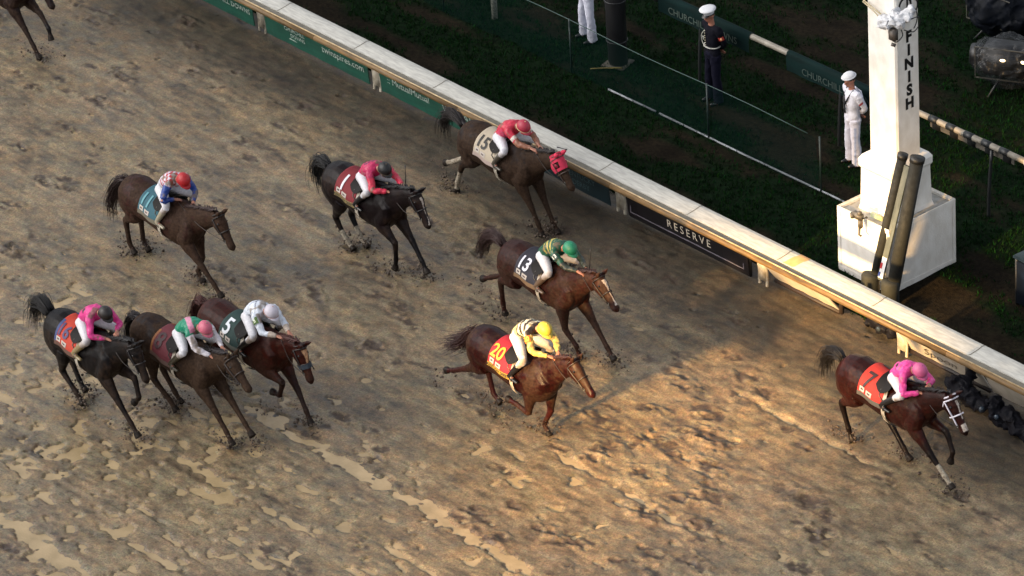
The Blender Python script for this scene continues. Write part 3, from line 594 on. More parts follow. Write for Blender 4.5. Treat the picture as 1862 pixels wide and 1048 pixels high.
def strands(mb, guide, n, spread, r0, seed, flare=1.0, seg=3):
    rs = np.random.RandomState(seed); G = [Vector(g) for g in guide]
    for i in range(n):
        o = Vector(rs.normal(0, 1, 3)); o2 = Vector(rs.normal(0, 1, 3)); cut = rs.uniform(.6, 1); pts = []; rad = []; m = len(G)
        for k, g in enumerate(G):
            u = k/(m-1); pts.append(g + o*spread*(.45+u*flare) + o2*spread*.5*math.sin(u*5+i)*u); rad.append(max(.0015, r0*(1-u*.75)))
        kmax = max(2, int(round(cut*m))); mb.tube(pts[:kmax], [(q, q*1.3) for q in rad[:kmax]], seg, smooth=2, cap=True)
HORSES = {
'7':dict(org=[8.35,0.66],poll=[1.32,1.68],nose=[1.66,1.17],helm=[0.67,1.87],jb=[0.09,1.7],Rh=[0.78,1.53],Lh=[0.79,1.61],RF=[(1.14,0.46),(1.45,0.24),(1.57,0.06)],LF=[(1.25,0.7),(1.24,0.45),(1.2,0.36)],RH=[(-0.85,0.50),(-0.78,0.15),(-0.73,0.03)],LH=[(0.0,0.33),(0.23,0.14),(0.34,0.03)]),
'20':dict(org=[3.55,-2.8],poll=[1.31,1.76],nose=[1.77,1.35],helm=[0.68,2.10],jb=[-0.10,1.84],Rh=[0.86,1.70],Lh=[0.88,1.70],RF=[(0.5,0.55),(0.0,0.50),(-0.2,0.50)],LF=[(0.50,0.40),(0.5,0.10),(0.52,0.0)],RH=[(-1.25,0.60),(-1.55,0.42),(-1.75,0.38)],LH=[(-1.03,0.46),(-.85,0.20),(-0.65,0.12)]),
'13':dict(org=[1.68,-0.65],poll=[1.32,1.68],nose=[1.76,1.25],helm=[0.67,1.95],jb=[-0.06,1.72],Rh=[1.0,1.64],Lh=[0.96,1.62],RF=[(0.69,0.46),(0.87,0.18),(0.94,0.03)],LF=[(1.2,0.5),(1.39,0.27),(1.54,0.10)],RH=[(-0.95,0.53),(-0.97,0.26),(-0.95,0.08)],LH=[(-1.33,0.55),(-1.65,0.42),(-1.85,0.32)]),
'1':dict(org=[-2.62,-0.95],poll=[1.38,1.74],nose=[1.69,1.22],helm=[0.61,1.89],jb=[-0.02,1.70],Rh=[0.79,1.54],Lh=[.98,1.64],RF=[(0.97,0.51),(0.9,0.24),(0.86,0.10)],LF=[(1.12,0.57),(1.33,0.30),(1.44,0.13)],RH=[(-0.62,0.44),(-0.42,0.14),(-0.25,0.03)],LH=[(-0.55,0.40),(-0.32,0.12),(-0.15,0.03)]),
'28':dict(org=[-2.03,1.6],poll=[1.41,1.66],nose=[1.80,1.19],helm=[0.60,1.93],jb=[-0.08,1.66],Rh=[0.94,1.62],Lh=[0.91,1.60],RF=[(0.95,0.53),(1.05,0.2),(1.1,0.03)],LF=[(0.87,0.45),(1.10,0.18),(1.24,0.03)],RH=[(-1.15,0.50),(-1.17,0.18),(-1.19,0.03)],LH=[(-1.3,0.53),(-1.55,0.36),(-1.75,0.30)]),
'11':dict(org=[-4.54,-3.65],poll=[1.44,1.68],nose=[1.78,1.19],helm=[0.55,2.00],jb=[-0.10,1.77],Rh=[0.40,1.58],Lh=[0.66,1.55],RF=[(1.11,0.61),(1.41,0.31),(1.54,0.15)],LF=[(0.63,0.45),(0.66,0.15),(0.70,0.02)],RH=[(-1.12,0.45),(-1.02,0.14),(-0.92,0.03)],LH=[(-1.0,0.48),(-.95,0.16),(-0.8,0.04)]),
'p':dict(org=[-1.95,-7.25],poll=[1.34,1.70],nose=[1.63,1.16],helm=[0.65,2.0],jb=[-0.02,1.76],Rh=[0.78,1.59],Lh=[.80,1.66],RF=[(1.25,0.53),(1.40,0.22),(1.45,0.03)],LF=[(1.25,0.82),(1.18,0.55),(1.02,0.42)],RH=[(-0.55,0.45),(-0.19,0.14),(-0.08,0.03)],LH=[(-0.75,0.50),(-0.45,0.2),(-0.3,0.08)]),
'8':dict(org=[-0.6,-6.35],poll=[1.30,1.62],nose=[1.76,1.23],helm=[0.72,1.93],jb=[-0.0,1.74],Rh=[0.95,1.52],Lh=[1.05,1.62],RF=[(1.1,0.52),(1.3,0.25),(1.37,0.06)],LF=[(1.26,0.52),(1.55,0.29),(1.70,0.14)],RH=[(-0.55,0.45),(-0.24,0.18),(-0.12,0.06)],LH=[(-0.7,0.46),(-0.42,0.16),(-0.28,0.05)]),
'5':dict(org=[-0.18,-5.3],poll=[1.33,1.60],nose=[1.58,1.03],helm=[0.66,1.94],jb=[0.02,1.80],Rh=[0.91,1.60],Lh=[1.02,1.60],RF=[(1.0,0.7),(0.8,0.52),(0.66,0.50)],LF=[(1.10,0.55),(1.25,0.22),(1.33,0.05)],RH=[(-0.85,0.46),(-0.72,0.14),(-0.58,0.03)],LH=[(-1.1,0.5),(-1.0,0.18),(-0.88,0.05)]),
'top':dict(org=[-13.98,-.45],poll=[1.38,1.70],nose=[1.75,1.22],RF=[(1.10,0.52),(1.26,0.22),(1.34,0.03)],LF=[(1.22,0.72),(1.40,0.5),(1.42,0.36)],RH=[(-1.12,0.45),(-1.02,0.14),(-0.92,0.03)],LH=[(-1.3,0.53),(-1.5,0.36),(-1.7,0.30)]),
}
LOOK = {  # coat, points, mane, socks (per leg: height, colour), blaze, mud
'7':dict(c='#38130d', c2='#481a12', pt='#120a09', mane='#0b0708', socks=dict(RF=.16), blaze=.45, mud=.05, gloss=.34),
'20':dict(c='#310d0a', c2='#3d120e', pt='#3a1513', mane='#2b100e', socks={}, blaze=0, mud=.25, gloss=.36),
'13':dict(c='#47221a', c2='#552b21', pt='#33160f', mane='#2a110d', socks={}, blaze=.8, mud=.3, gloss=.45),
'1':dict(c='#1c1013', c2='#24161a', pt='#0e0a0c', mane='#09080b', socks=dict(RH=.14, LH=.16), blaze=1, mud=.08, gloss=.36),
'28':dict(c='#27140f', c2='#301b16', pt='#160e0d', mane='#140b0a', socks=dict(RH=.22, LH=.2), blaze=0, mud=.5, gloss=.5),
'11':dict(c='#46201a', c2='#52291f', pt='#241411', mane='#24100d', socks={}, blaze=0, mud=.5, gloss=.5),
'p':dict(c='#120c10', c2='#171013', pt='#0d0a0c', mane='#08070a', socks={}, blaze=0, mud=.18, gloss=.4),
'8':dict(c='#2d1b17', c2='#2a1b1a', pt='#151013', mane='#171013', socks={}, blaze=0, mud=.62, gloss=.5),
'5':dict(c='#46190f', c2='#572116', pt='#24100d', mane='#3d1812', socks={}, blaze=.7, mud=.12, gloss=.4),
'top':dict(c='#2a1413', c2='#301a1a', pt='#161114', mane='#120c0e', socks={}, blaze=0, mud=.25, gloss=.45),
}
TAILS = {
'7': [(-.88, 0, 1.34), (-1.00, 0, 1.40), (-1.14, .02, 1.38), (-1.26, .03, 1.27), (-1.32, .03, 1.10), (-1.33, .03, .92)],
'p': [(-.88, 0, 1.34), (-1.02, 0, 1.44), (-1.18, .02, 1.46), (-1.30, .03, 1.36), (-1.34, .03, 1.18), (-1.32, .03, 1.00)],
'1': [(-.88, 0, 1.34), (-1.00, 0, 1.38), (-1.16, .02, 1.34), (-1.24, .03, 1.20), (-1.22, .03, 1.02), (-1.16, .02, .86)],
'11': [(-.88, 0, 1.34), (-.98, -.02, 1.32), (-1.10, -.05, 1.20), (-1.18, -.08, 1.00), (-1.24, -.1, .80), (-1.24, -.1, .58)],
'13': [(-.88, 0, 1.34), (-1.02, 0, 1.42), (-1.22, .02, 1.40), (-1.40, .03, 1.25), (-1.50, .03, 1.06), (-1.54, .03, .88)],
'20': [(-.88, 0, 1.34), (-.98, 0, 1.24), (-1.12, .02, 1.08), (-1.30, .03, .94), (-1.50, .03, .82), (-1.66, .03, .72)],
'28': [(-.88, 0, 1.34), (-1.02, 0, 1.44), (-1.22, .02, 1.46), (-1.38, .03, 1.36), (-1.46, .03, 1.18), (-1.46, .03, 1.0)],
'8': [(-.88, 0, 1.34), (-.98, 0, 1.36), (-1.08, .02, 1.26), (-1.14, .03, 1.08), (-1.16, .03, .90), (-1.16, .03, .75)],
'5': [(-.88, 0, 1.34), (-.98, 0, 1.38), (-1.08, .02, 1.30), (-1.16, .03, 1.14), (-1.20, .03, .95), (-1.22, .03, .8)],
}
HLAB = {
'7': 'leading dark bay horse in white bridle with a red number 7 cloth',
'20': 'chestnut horse with a red cloth numbered 20, ridden by the yellow capped jockey',
'13': 'brown horse with a navy cloth numbered 13, ridden by the green capped jockey',
'1': 'black horse with a thin white blaze and a dark red cloth numbered 1',
'28': 'dark muddy bay horse wearing a bright red hood, galloping closest along the rail',
'11': 'brown horse with a muddy blue green cloth under the red capped, blue sleeved jockey',
'p': 'black horse with an orange red cloth, leftmost of the three abreast at lower left',
'8': 'mud coated grey brown horse with a maroon cloth numbered 8, middle of the three abreast',
'5': 'chestnut bay horse with a dark green cloth numbered 5 and a blue noseband',
'top': 'dark horse cut off by the upper left corner, only its legs showing',
}
GRP = 'race horses galloping down the muddy track'
coat = mat('horse_coat', '#ffffff', '#a89a94', 26, .4, .22, attr='rough', bscale=120, spec=.14)
hair_m = {}
leather = mat('dark_leather', '#15100e', '#0d0a0a', 20, .7, spec=.25)
HAB = 40
def head_frame(h):
    P0 = Vector((h['poll'][0], 0, h['poll'][1])); N0 = Vector((h['nose'][0], 0, h['nose'][1])); D = (N0-P0).normalized(); L_ = .66
    A = Vector((D.z*-1, 0, D.x)); A = A if A.z > 0 else -A      # towards forehead
    return P0, D, A, L_
HS = [(0, .10, .08, 0), (.1, .135, .098, -.015), (.24, .160, .108, -.045), (.4, .142, .092, -.045), (.56, .105, .070, -.025), (.74, .084, .060, -.018), (.9, .080, .062, -.02), (.985, .055, .048, -.025), (1.0, .03, .03, -.03)]
def head_pt(h, t, ang, off=.0):
    """ang 0 = forehead, 90deg = left"""
    P0, D, A, L_ = head_frame(h); i = max(k for k in range(len(HS)-1) if HS[k][0] <= t); a, b = HS[i], HS[i+1]; u = min(1, (t-a[0])/(b[0]-a[0])); ha, hb, ho = (lerp(a[k], b[k], u) for k in (1, 2, 3))
    return P0 + D*(L_*t) + A*(ho+(ha+off)*math.cos(ang)) + Vector((0, (hb+off)*math.sin(ang), 0))
def build_horse(key):
    h = HORSES[key]; lk = LOOK[key]; seed = sum(map(ord, key)); rs_ = RS[key]; set_rear(rs_)
    E = empty('race_horse', (h['org'][0], h['org'][1], 0), h.get('yaw', 0), HLAB[key], 'horse', GRP)
    mb = MB(); mb.tube([(x, 0, z) for x, z, a, b in TOR], [(a, b) for x, z, a, b in TOR], 20, smooth=2)
    P0, D, A, L_ = head_frame(h)
    # withers hump, croup muscle, shoulder
    mb.tube([(.10, 0, 1.46+DZ), (.42, 0, 1.53+DZ), (.66, 0, 1.50+DZ)], [(.05, .06), (.075, .07), (.06, .08)], 10, smooth=2)
    pe = P0 + D*.06 + A*-.07
    b0 = Vector((.56, 0, 1.26+DZ)); c1 = b0.lerp(pe, .40)+Vector((0, 0, .02)); c2 = b0.lerp(pe, .75)+Vector((0, 0, .02))
    mb.tube([b0-Vector((.12, 0, .03)), b0+Vector((.1, 0, .05)), c1, c2, pe+Vector((.02, 0, 0))], [(.33, .20), (.32, .185), (.235, .135), (.175, .105), (.135, .088)], 16, smooth=3)
    mb.tube([P0 + D*(L_*t) + A*o for t, a, b, o in HS], [(a, b) for t, a, b, o in HS], 16, smooth=3)
    for s in (-1, 1):
        mb.ball(P0+D*(L_*.26)+A*-.07+Vector((0, s*.062, 0)), (.10, .045, .10)); mb.ball(P0+D*(L_*.93)+A*-.0+Vector((0, s*.038, 0)), (.038, .026, .035))
        e0 = P0+A*.06+D*.03+Vector((0, s*.055, 0)); mb.tube([e0, e0+A*.07+D*-.01+Vector((0, s*.022, 0)), e0+A*.19+D*-.02+Vector((0, s*.034, 0))], [(.034, .028), (.042, .028), (.008, .009)], 8, smooth=3)
    legs = {}
    for L in ('RF', 'LF'):
        s = -1 if L[0] == 'R' else 1; hx = h[L][2][0]; base = (.54+.13*max(-1, min(1, hx-.5)), 1.0+DZ); P = fab([base]+h[L], [.47, .33, .22]); Y = [s*.17, s*.15, s*.13, s*.12]
        Q = [Vector((p[0], y, p[1])) for p, y in zip(P, Y)]; legs[L] = Q
        sh = Vector((.70, s*.13, 1.25+DZ)); el = Q[0]
        mb.tube([Vector((.44, s*.13, 1.38+DZ)), sh, el+Vector((.03, 0, .06)), el+Vector((0, 0, -.02))], [(.12, .08), (.19, .115), (.17, .11), (.125, .088)], 12, smooth=3)
        k = Q[1]; f_ = Q[2]; ho = Q[3]
        mb.tube([el+(el-k).normalized()*.08, el.lerp(k, .25), el.lerp(k, .6), k-(k-el).normalized()*.06, k], [(.145, .105), (.135, .098), (.092, .070), (.062, .056), (.063, .058)], 12, smooth=3)
        mb.tube([k-(k-el).normalized()*.02, k+(f_-k).normalized()*.06, k.lerp(f_, .5), f_-(f_-k).normalized()*.05, f_], [(.062, .057), (.053, .049), (.044, .041), (.044, .041), (.055, .049)], 12, smooth=3)
        mb.tube([f_, f_.lerp(ho, .45), f_.lerp(ho, .60)], [(.049, .043), (.039, .037), (.048, .046)], 12, smooth=2)
        mb.tube([f_.lerp(ho, .58), ho], [(.052, .050), (.072, .066)], 12)
    for L in ('RH', 'LH'):
        s = -1 if L[0] == 'R' else 1; q_ = max(-1, min(1, (h[L][2][0]+.75)/1.1)); P = [np.array((-.52-rs_, 1.16+DZ))]+fab([(-.43-rs_*.9+.10*q_, 1.0+DZ)]+h[L], [.47, .44, .22]); Y = [s*.15, s*.17, s*.14, s*.12, s*.11]
        Q = [Vector((p[0], y, p[1])) for p, y in zip(P, Y)]; legs[L] = Q; hp, sf, hk, f_, ho = Q
        mb.tube([hp+Vector((-.10, 0, .15)), hp+Vector((-.06, 0, .0)), hp.lerp(sf, .7)+Vector((-.03, 0, -.02)), sf], [(.21, .14), (.28, .165), (.22, .14), (.135, .10)], 14, smooth=3)
        bt = Vector((-.76-rs_, s*.10, 1.16+DZ)); mb.tube([bt+Vector((.04, 0, .1)), bt, bt.lerp(sf.lerp(hk, .35), .6), sf.lerp(hk, .45)], [(.11, .09), (.15, .115), (.15, .10), (.10, .07)], 12, smooth=3)
        mb.tube([sf-(hk-sf).normalized()*.05, sf.lerp(hk, .25), sf.lerp(hk, .65), hk-(hk-sf).normalized()*.06, hk], [(.165, .12), (.155, .115), (.098, .072), (.067, .056), (.072, .058)], 12, smooth=3)
        hock_t = hk + (hk-f_).normalized()*.05 + (hk-sf).normalized()*.03; mb.tube([hock_t, hk+(f_-hk).normalized()*.08], [(.030, .026), (.045, .036)], 10)
        mb.tube([hk-(hk-sf).normalized()*.02, hk+(f_-hk).normalized()*.08, hk.lerp(f_, .5), f_-(f_-hk).normalized()*.05, f_], [(.070, .058), (.058, .050), (.047, .042), (.047, .042), (.057, .051)], 12, smooth=3)
        mb.tube([f_, f_.lerp(ho, .45), f_.lerp(ho, .60)], [(.049, .043), (.039, .037), (.048, .046)], 12, smooth=2)
        mb.tube([f_.lerp(ho, .58), ho], [(.052, .050), (.072, .066)], 12)
    me = fuse(mb, .0125, 9)
    P = coords(me).astype(float); n = len(P)
    nr = np.empty(n*3, np.float32); me.vertices.foreach_get('normal', nr); nr = nr.reshape(-1, 3)
    mus = (vnoise3(P*np.array([1.0, 1, .55]), 7.5, seed+12, 2)-.5)*.030*sstep(.75, 1.0, P[:, 2])*sstep(.16, .22, np.abs(P[:, 1])) + .008*np.sin(P[:, 0]*52)*sstep(.30, .1, np.abs(P[:, 0]+.02))*sstep(.2, .26, np.abs(P[:, 1]))*sstep(1.35, 1.2, P[:, 2])*.5
    mus = mus*(1-.85*sstep(.42, .30, P[:, 0])*sstep(-.55, -.42, P[:, 0])); P = P+nr*mus[:, None]; me.vertices.foreach_set('co', P.astype(np.float32).ravel()); me.update()
    nz = vnoise3(P, 3.0, seed, 3); nf_ = vnoise3(P, 14, seed+1, 3)
    c1_, c2_, pt = (np.array(lin(lk[q])) for q in ('c', 'c2', 'pt'))
    t = sstep(.35, .65, nz)[:, None]; c = (c1_*(1-t)+c2_*t)*.50
    low = sstep(.62, .38, P[:, 2])*(1-sstep(1.0, 1.3, P[:, 0])*sstep(.9, 1.1, P[:, 2]))
    dn = np.zeros(n)
    for L, Q in legs.items():                        # dark points follow each leg below knee and hock
        a = np.array(Q[-3]); b = np.array(Q[-2]); cc = np.array(Q[-1])
        for u, v_ in ((a, b), (b, cc)):
            w_ = v_-u; tt = np.clip(((P-u)@w_)/(w_@w_), 0, 1); d = np.linalg.norm(P-(u+tt[:, None]*w_), axis=1); dn = np.maximum(dn, sstep(.13, .06, d))
    c = c*(1-dn[:, None])+pt*dn[:, None]
    H0 = np.array(P0); Dn = np.array(D); An = np.array(A); rel = P-H0; th = (rel@Dn)/L_; ha = rel@An; lat = P[:, 1]; on = (th > -.05)
    muzz = on*sstep(.8, .92, th); c = c*(1-muzz[:, None]*.7)+pt*muzz[:, None]*.7
    rough = np.full(n, lk['gloss'])+.25*(nf_-.5)
    mudc = np.array(lin('#3b2c20')); front = sstep(.1, 1.0, P[:, 0]); belly = sstep(1.35, .9, P[:, 2])
    m_ = np.clip((nz*.55+nf_*.45-.56+lk['mud']*.30+lk['mud']*(.18*front+.10*belly+.22*on*sstep(.2, .6, th)))*7, 0, 1)*min(1, .35+lk['mud'])
    m_ = np.maximum(m_, .75*sstep(.30, .05, P[:, 2])*sstep(.4, .6, nf_))
    c = c*(1-m_[:, None])+mudc*m_[:, None]; rough = rough+.25*m_
    for L, hgt in lk['socks'].items():
        u = np.array(legs[L][-2]); v_ = np.array(legs[L][-1]); k = np.array(legs[L][-3]); w0 = u+(k-u)*(hgt/.4); ws = 0
        for a_, b2 in ((w0, u), (u, u+(v_-u)*.6)):
            w_ = b2-a_; tt = np.clip(((P-a_)@w_)/(w_@w_), 0, 1); d = np.linalg.norm(P-(a_+tt[:, None]*w_), axis=1); ws = np.maximum(ws, (d < .062)*1.0)
        c = c*(1-ws[:, None])+np.array(lin('#9d9686'))*ws[:, None]
    if lk['blaze']:
        bw = {'1': .020, '7': .022, '13': .034, '5': .040}[key]; bz = on*(ha > .02)*(np.abs(lat+.006*np.sin(th*14)) < bw*(.8+.5*np.sin(th*6+1))+.012*(nf_-.5))
        rngs = {'1': (.20, .93), '7': (.16, .30), '13': (.18, .88), '5': (.15, .60)}[key]; bz = bz*(th > rngs[0])*(th < rngs[1])
        if key == '7': bz = np.maximum(bz, on*(ha > 0)*(np.abs(lat) < .011)*(th > .28)*(th < .62)); bz = np.maximum(bz, on*(ha > .0)*(np.abs(lat) < .05)*(th > .74)*(th < .92))
        bz = bz.astype(float)[:, None]; c = c*(1-bz)+np.array(lin('#c3b9ad' if key != '5' else '#b48d6b'))*bz
    hoof = np.zeros(n)
    for L, Q in legs.items():
        u = np.array(Q[-2]); v_ = np.array(Q[-1]); w_ = v_-u; tt = ((P-u)@w_)/(w_@w_); q = u+tt[:, None]*w_; hoof = np.maximum(hoof, (tt > .60)*(tt < 1.25)*(np.linalg.norm(P-q, axis=1) < .1))
    hoof = hoof[:, None]; c = c*(1-hoof)+np.array(lin('#2a241f'))*hoof
    paint(me, np.concatenate([np.clip(c, 0, 1), np.clip(rough, .15, .9)[:, None]], 1))
    link('body', me, coat, E)
    for s in (-1, 1):
        mb = MB(); mb.ball(head_pt(h, .27, s*R(62), -.006), .020, seg=10, ring=8); mb.build('eye', mat('eye_black', '#070505', '#070505', 3, .08), E)
    hm = hair_m.setdefault(lk['mane'], mat('hair'+lk['mane'], lk['mane'], lk['mane'], 20, .5))
    mb = MB()
    TP = [(a-rs_, b, c) for a, b, c in TAILS.get(key, TAILS['11'])]
    strands(mb, TP, 330, .066 if key in ('1', 'p', '20') else .050, .0065, seed, .9)
    mb.tube([Vector(TP[0])+Vector((.08, 0, -.02)), Vector(TP[1]), Vector(TP[2])], [.05, .046, .025], 8, smooth=3)
    mb.build('tail', hm, E)
    mb = MB(); rs = np.random.RandomState(seed+9)
    top = [b0+Vector((-.02, 0, .27)), c1+Vector((-.08, 0, .18)), c2+Vector((-.07, 0, .135)), P0+A*.05+D*-.02]
    for i in range(130):
        u = rs.rand()*3; k = min(2, int(u)); p = top[k].lerp(top[k+1], u-k); s = rs.choice([-1, -1, 1]); l = rs.uniform(.08, .17)
        mb.tube([p+Vector((0, 0, -.01)), p+Vector((-.05*l/.1, s*.035, .03)), p+Vector((-.10*l/.1, s*rs.uniform(.06, .10), -l*.45+.03))], [.012, .010, .003], 3, smooth=2)
    for i in range(14): mb.tube([P0+A*.08, P0+A*.09+D*.08+Vector((0, rs.normal(0, .02), 0)), P0+A*.075+D*rs.uniform(.13, .2)+Vector((0, rs.normal(0, .03), 0))], [.008, .007, .002], 3, smooth=2)
    mb.build('mane', hm, E)
    return E, h, legs
# --- tack
def strap_path(mb, h, pts, w=.011, off=.012, th=.004):
    P = [head_pt(h, t, R(a), off) for t, a in pts]; mb.tube(P, [(w, w)]*len(P), 6, smooth=3, side=(0, 1, 0))
def tack(key, E, h, bridle_c, cloth_c, num, num_c, trim_c=None, strip_c='#8d7a48', strip_t=None, logos=True, a_off=-70, reins_c='#1c1512', noseband=None, hood=None, girth_c='#c9c2b4', u0=-.36, u1=.18):
    bm_ = mat('strap'+bridle_c, bridle_c, bridle_c, 10, .45)
    mb = MB(); w = .0125 if key == '7' else .010
    strap_path(mb, h, [(.50, a) for a in range(-180, 181, 20)], w)
    strap_path(mb, h, [(.10, a) for a in range(-110, 111, 20)], w)
    for s in (-1, 1):
        strap_path(mb, h, [(.10, s*100), (.3, s*82), (.5, s*88), (.72, s*100)], w); strap_path(mb, h, [(.10, s*100), (.20, s*140), (.24, s*178)], w)
    strap_path(mb, h, [(.02, a) for a in range(-100, 101, 20)], w)
    mb.build('bridle', bm_, E)
    for s in (-1, 1): mb = MB(); p = head_pt(h, .74, s*R(100), .012); mb.tube([p+Vector((.022*math.cos(a), 0, .022*math.sin(a))) for a in [i*math.pi/5 for i in range(11)]], .004, 5); mb.build('bit_ring', mat('bit_steel', '#8a8a86', '#6a6a66', 9, .25, metal=1), E)
    if noseband:
        mb = MB(); n = 24; v = []
        for i in range(n+1):
            a = 2*math.pi*i/n
            for t in (.50, .62): v.append(head_pt(h, t, a, .022+.01*math.sin(i*1.7)))
        mb.add(v, [(i*2, i*2+1, i*2+3, i*2+2) for i in range(n)]); mb.build('shadow_roll', mat('nb'+noseband, noseband, noseband, 30, .9), E)
    if hood:
        hmt = mat('hood_red', hood, '#a81f3c', 16, .8, .3); mb = MB(); n = 26; ts = [-.04, .03, .10, .18, .26, .34, .42]
        v = []
        for t in ts:
            for i in range(n+1):
                a = -math.pi+2*math.pi*i/n; tt = max(0, t); p = head_pt(h, tt, a, .014+.004*math.sin(i*2+t*20))
                if t < 0: P0, D, A, L_ = head_frame(h); p = p+D*(t*L_)
                v.append(p)
        m_ = n+1; f = [(j*m_+i, j*m_+i+1, (j+1)*m_+i+1, (j+1)*m_+i) for j in range(len(ts)-1) for i in range(n) if not (ts[j] >= .18 and ts[j] < .30 and abs(abs(-180+360*(i+.5)/n)-62) < 16)]
        mb.add(v, f)
        P0, D, A, L_ = head_frame(h)
        for s in (-1, 1): e0 = P0+A*.06+D*.03+Vector((0, s*.055, 0)); mb.tube([e0-A*.01, e0+A*.07+D*-.01+Vector((0, s*.022, 0)), e0+A*.155+D*-.01+Vector((0, s*.029, 0))], [(.036, .032), (.041, .031), (.016, .014)], 8, smooth=2)
        mb.build('hood', hmt, E)
        for s in (-1, 1): mb = MB(); c = head_pt(h, .27, s*R(66), .004); mb.ball(c, (.045, .022, .045), M=Matrix.Rotation(s*R(-25), 3, 'X')); mb.build('eye_cup', mat('cup_red', '#93203a', '#7a1a30', 9, .4), E)
    # cloth wraps the barrel behind the girth
    cm = mat('cloth'+cloth_c, cloth_c, cloth_c, 18, .75, .25, bscale=40); nu, nv = 22, 44
    def CP(u, a, off=.0): x = lerp(u0, u1, u); p = barrel(x, a, .034+off); p += Vector((0, 0, .0)); return p
    def cloth_pt(u, v, off=0):  # v -1..1
        a = v*R(90); wob = .008*math.sin(v*9+u*5)+.012*abs(v)*math.sin(u*7+v*3); return CP(u, a, off+wob*.6+.012*abs(v))
    mb = MB(); v = [cloth_pt(i/nu, -1+2*j/nv) for i in range(nu+1) for j in range(nv+1)]; M_ = nv+1
    top = [(i*M_+j, i*M_+j+1, (i+1)*M_+j+1, (i+1)*M_+j) for i in range(nu) for j in range(nv)]
    v2 = [cloth_pt(i/nu, -1+2*j/nv, -.008) for i in range(nu+1) for j in range(nv+1)]; n_ = len(v)
    bot = [tuple(n_+q for q in reversed(f)) for f in top]; side = []
    ring = [i*M_ for i in range(nu+1)]+[nu*M_+j for j in range(1, nv+1)]+[i*M_+nv for i in range(nu-1, -1, -1)]+[j for j in range(nv-1, 0, -1)]
    for q in range(len(ring)): a, b = ring[q], ring[(q+1) % len(ring)]; side.append((a, b, b+n_, a+n_))
    mb.add(v+v2, top+bot+side); cl = mb.build('saddle_cloth', cm, E)
    def band(name, uu0, uu1, vv0, vv1, m, off=.004):
        mb = MB(); a, b = 14, 10; v = [cloth_pt(lerp(uu0, uu1, i/a), lerp(vv0, vv1, j/b), off) for i in range(a+1) for j in range(b+1)]
        mb.add(v, [(i*(b+1)+j, i*(b+1)+j+1, (i+1)*(b+1)+j+1, (i+1)*(b+1)+j) for i in range(a) for j in range(b)]); return mb.build(name, m, cl)
    if strip_c:
        sm = mat('strip'+strip_c, strip_c, strip_c, 14, .7)
        for s in (-1, 1): band('sponsor_strip', 0, 1, s*.88, s*.995, sm)
    if trim_c:
        tm = mat('trim'+trim_c, trim_c, trim_c, 14, .7)
        for s in (-1, 1): band('trim', 0, .09, s*.2, s*.9, tm)
    if logos:
        wm = mat('logo_white', '#b8b0a6', '#9a9088', 10, .7); lm = mat('logo_dark', '#4a3c3c', '#5a4a4a', 10, .7)
        for s in (-1, 1):
            band('logo_patch', .08, .28, s*.72, s*.86, wm, .005); band('logo_patch', .36, .60, s*.74, s*.86, wm, .005); band('logo_mark', .13, .23, s*.76, s*.81, lm, .008); band('logo_mark', .42, .54, s*.78, s*.82, lm, .008)
    def wrap_text(body, size, uc, ac, m, name='number', side_=(-1, 1), bold=.006, off=.013):
        for s in side_:
            mt = text_mesh(body, size, bold=bold, subdiv=.03); a_ = coords(mt).copy(); out = []
            for p in a_:
                # right side (s=-1): text reads forward to the horse's head; up is towards the spine
                x = p[0] if s == -1 else -p[0]
                u = uc + x/(u1-u0); arc = ac*R(96) - p[1]/.31; out.append(cloth_pt(u, s*arc/R(96), off))
            mt.vertices.foreach_set('co', np.array([tuple(q) for q in out], np.float32).ravel()); mt.update(); link(name, mt, m, cl, smooth=False)
    if num: wrap_text(num, .28 if len(num) > 1 else .36, .30, .50, mat('num'+num_c, num_c, num_c, 12, .6))
    if strip_t: wrap_text(strip_t, .062, .5, .937, mat('strip_text', '#3a3020', '#2a2218', 9, .6), 'strip_lettering', bold=.001, off=.014)
    # saddle, girth, stirrup
    mb = MB(); v = []; nn = 14; mm = 16
    for i in range(nn+1):
        x = lerp(-.03, .28, i/nn); ex = .28+.10*math.sin(i/nn*math.pi)
        for j in range(mm+1):
            a = lerp(-1, 1, j/mm)*R(58)*ex/.4; v.append(barrel(x, a, .055+.035*math.cos(a*1.3)*abs(i/nn-.5)*1.6))
    mb.add(v, [(i*(mm+1)+j, i*(mm+1)+j+1, (i+1)*(mm+1)+j+1, (i+1)*(mm+1)+j) for i in range(nn) for j in range(mm)]); mb.build('saddle', leather, E)
    mb = MB(); v = []
    for i in range(33):
        a = math.pi*2*i/32
        for x in (.17, .245): v.append(barrel(x, a, .030 if abs(math.sin(a/2)) > .4 else .045))
    mb.add(v, [(i*2, i*2+1, i*2+3, i*2+2) for i in range(32)]); mb.build('girth', mat('girth'+girth_c, girth_c, '#6d6252', 12, .7), E)
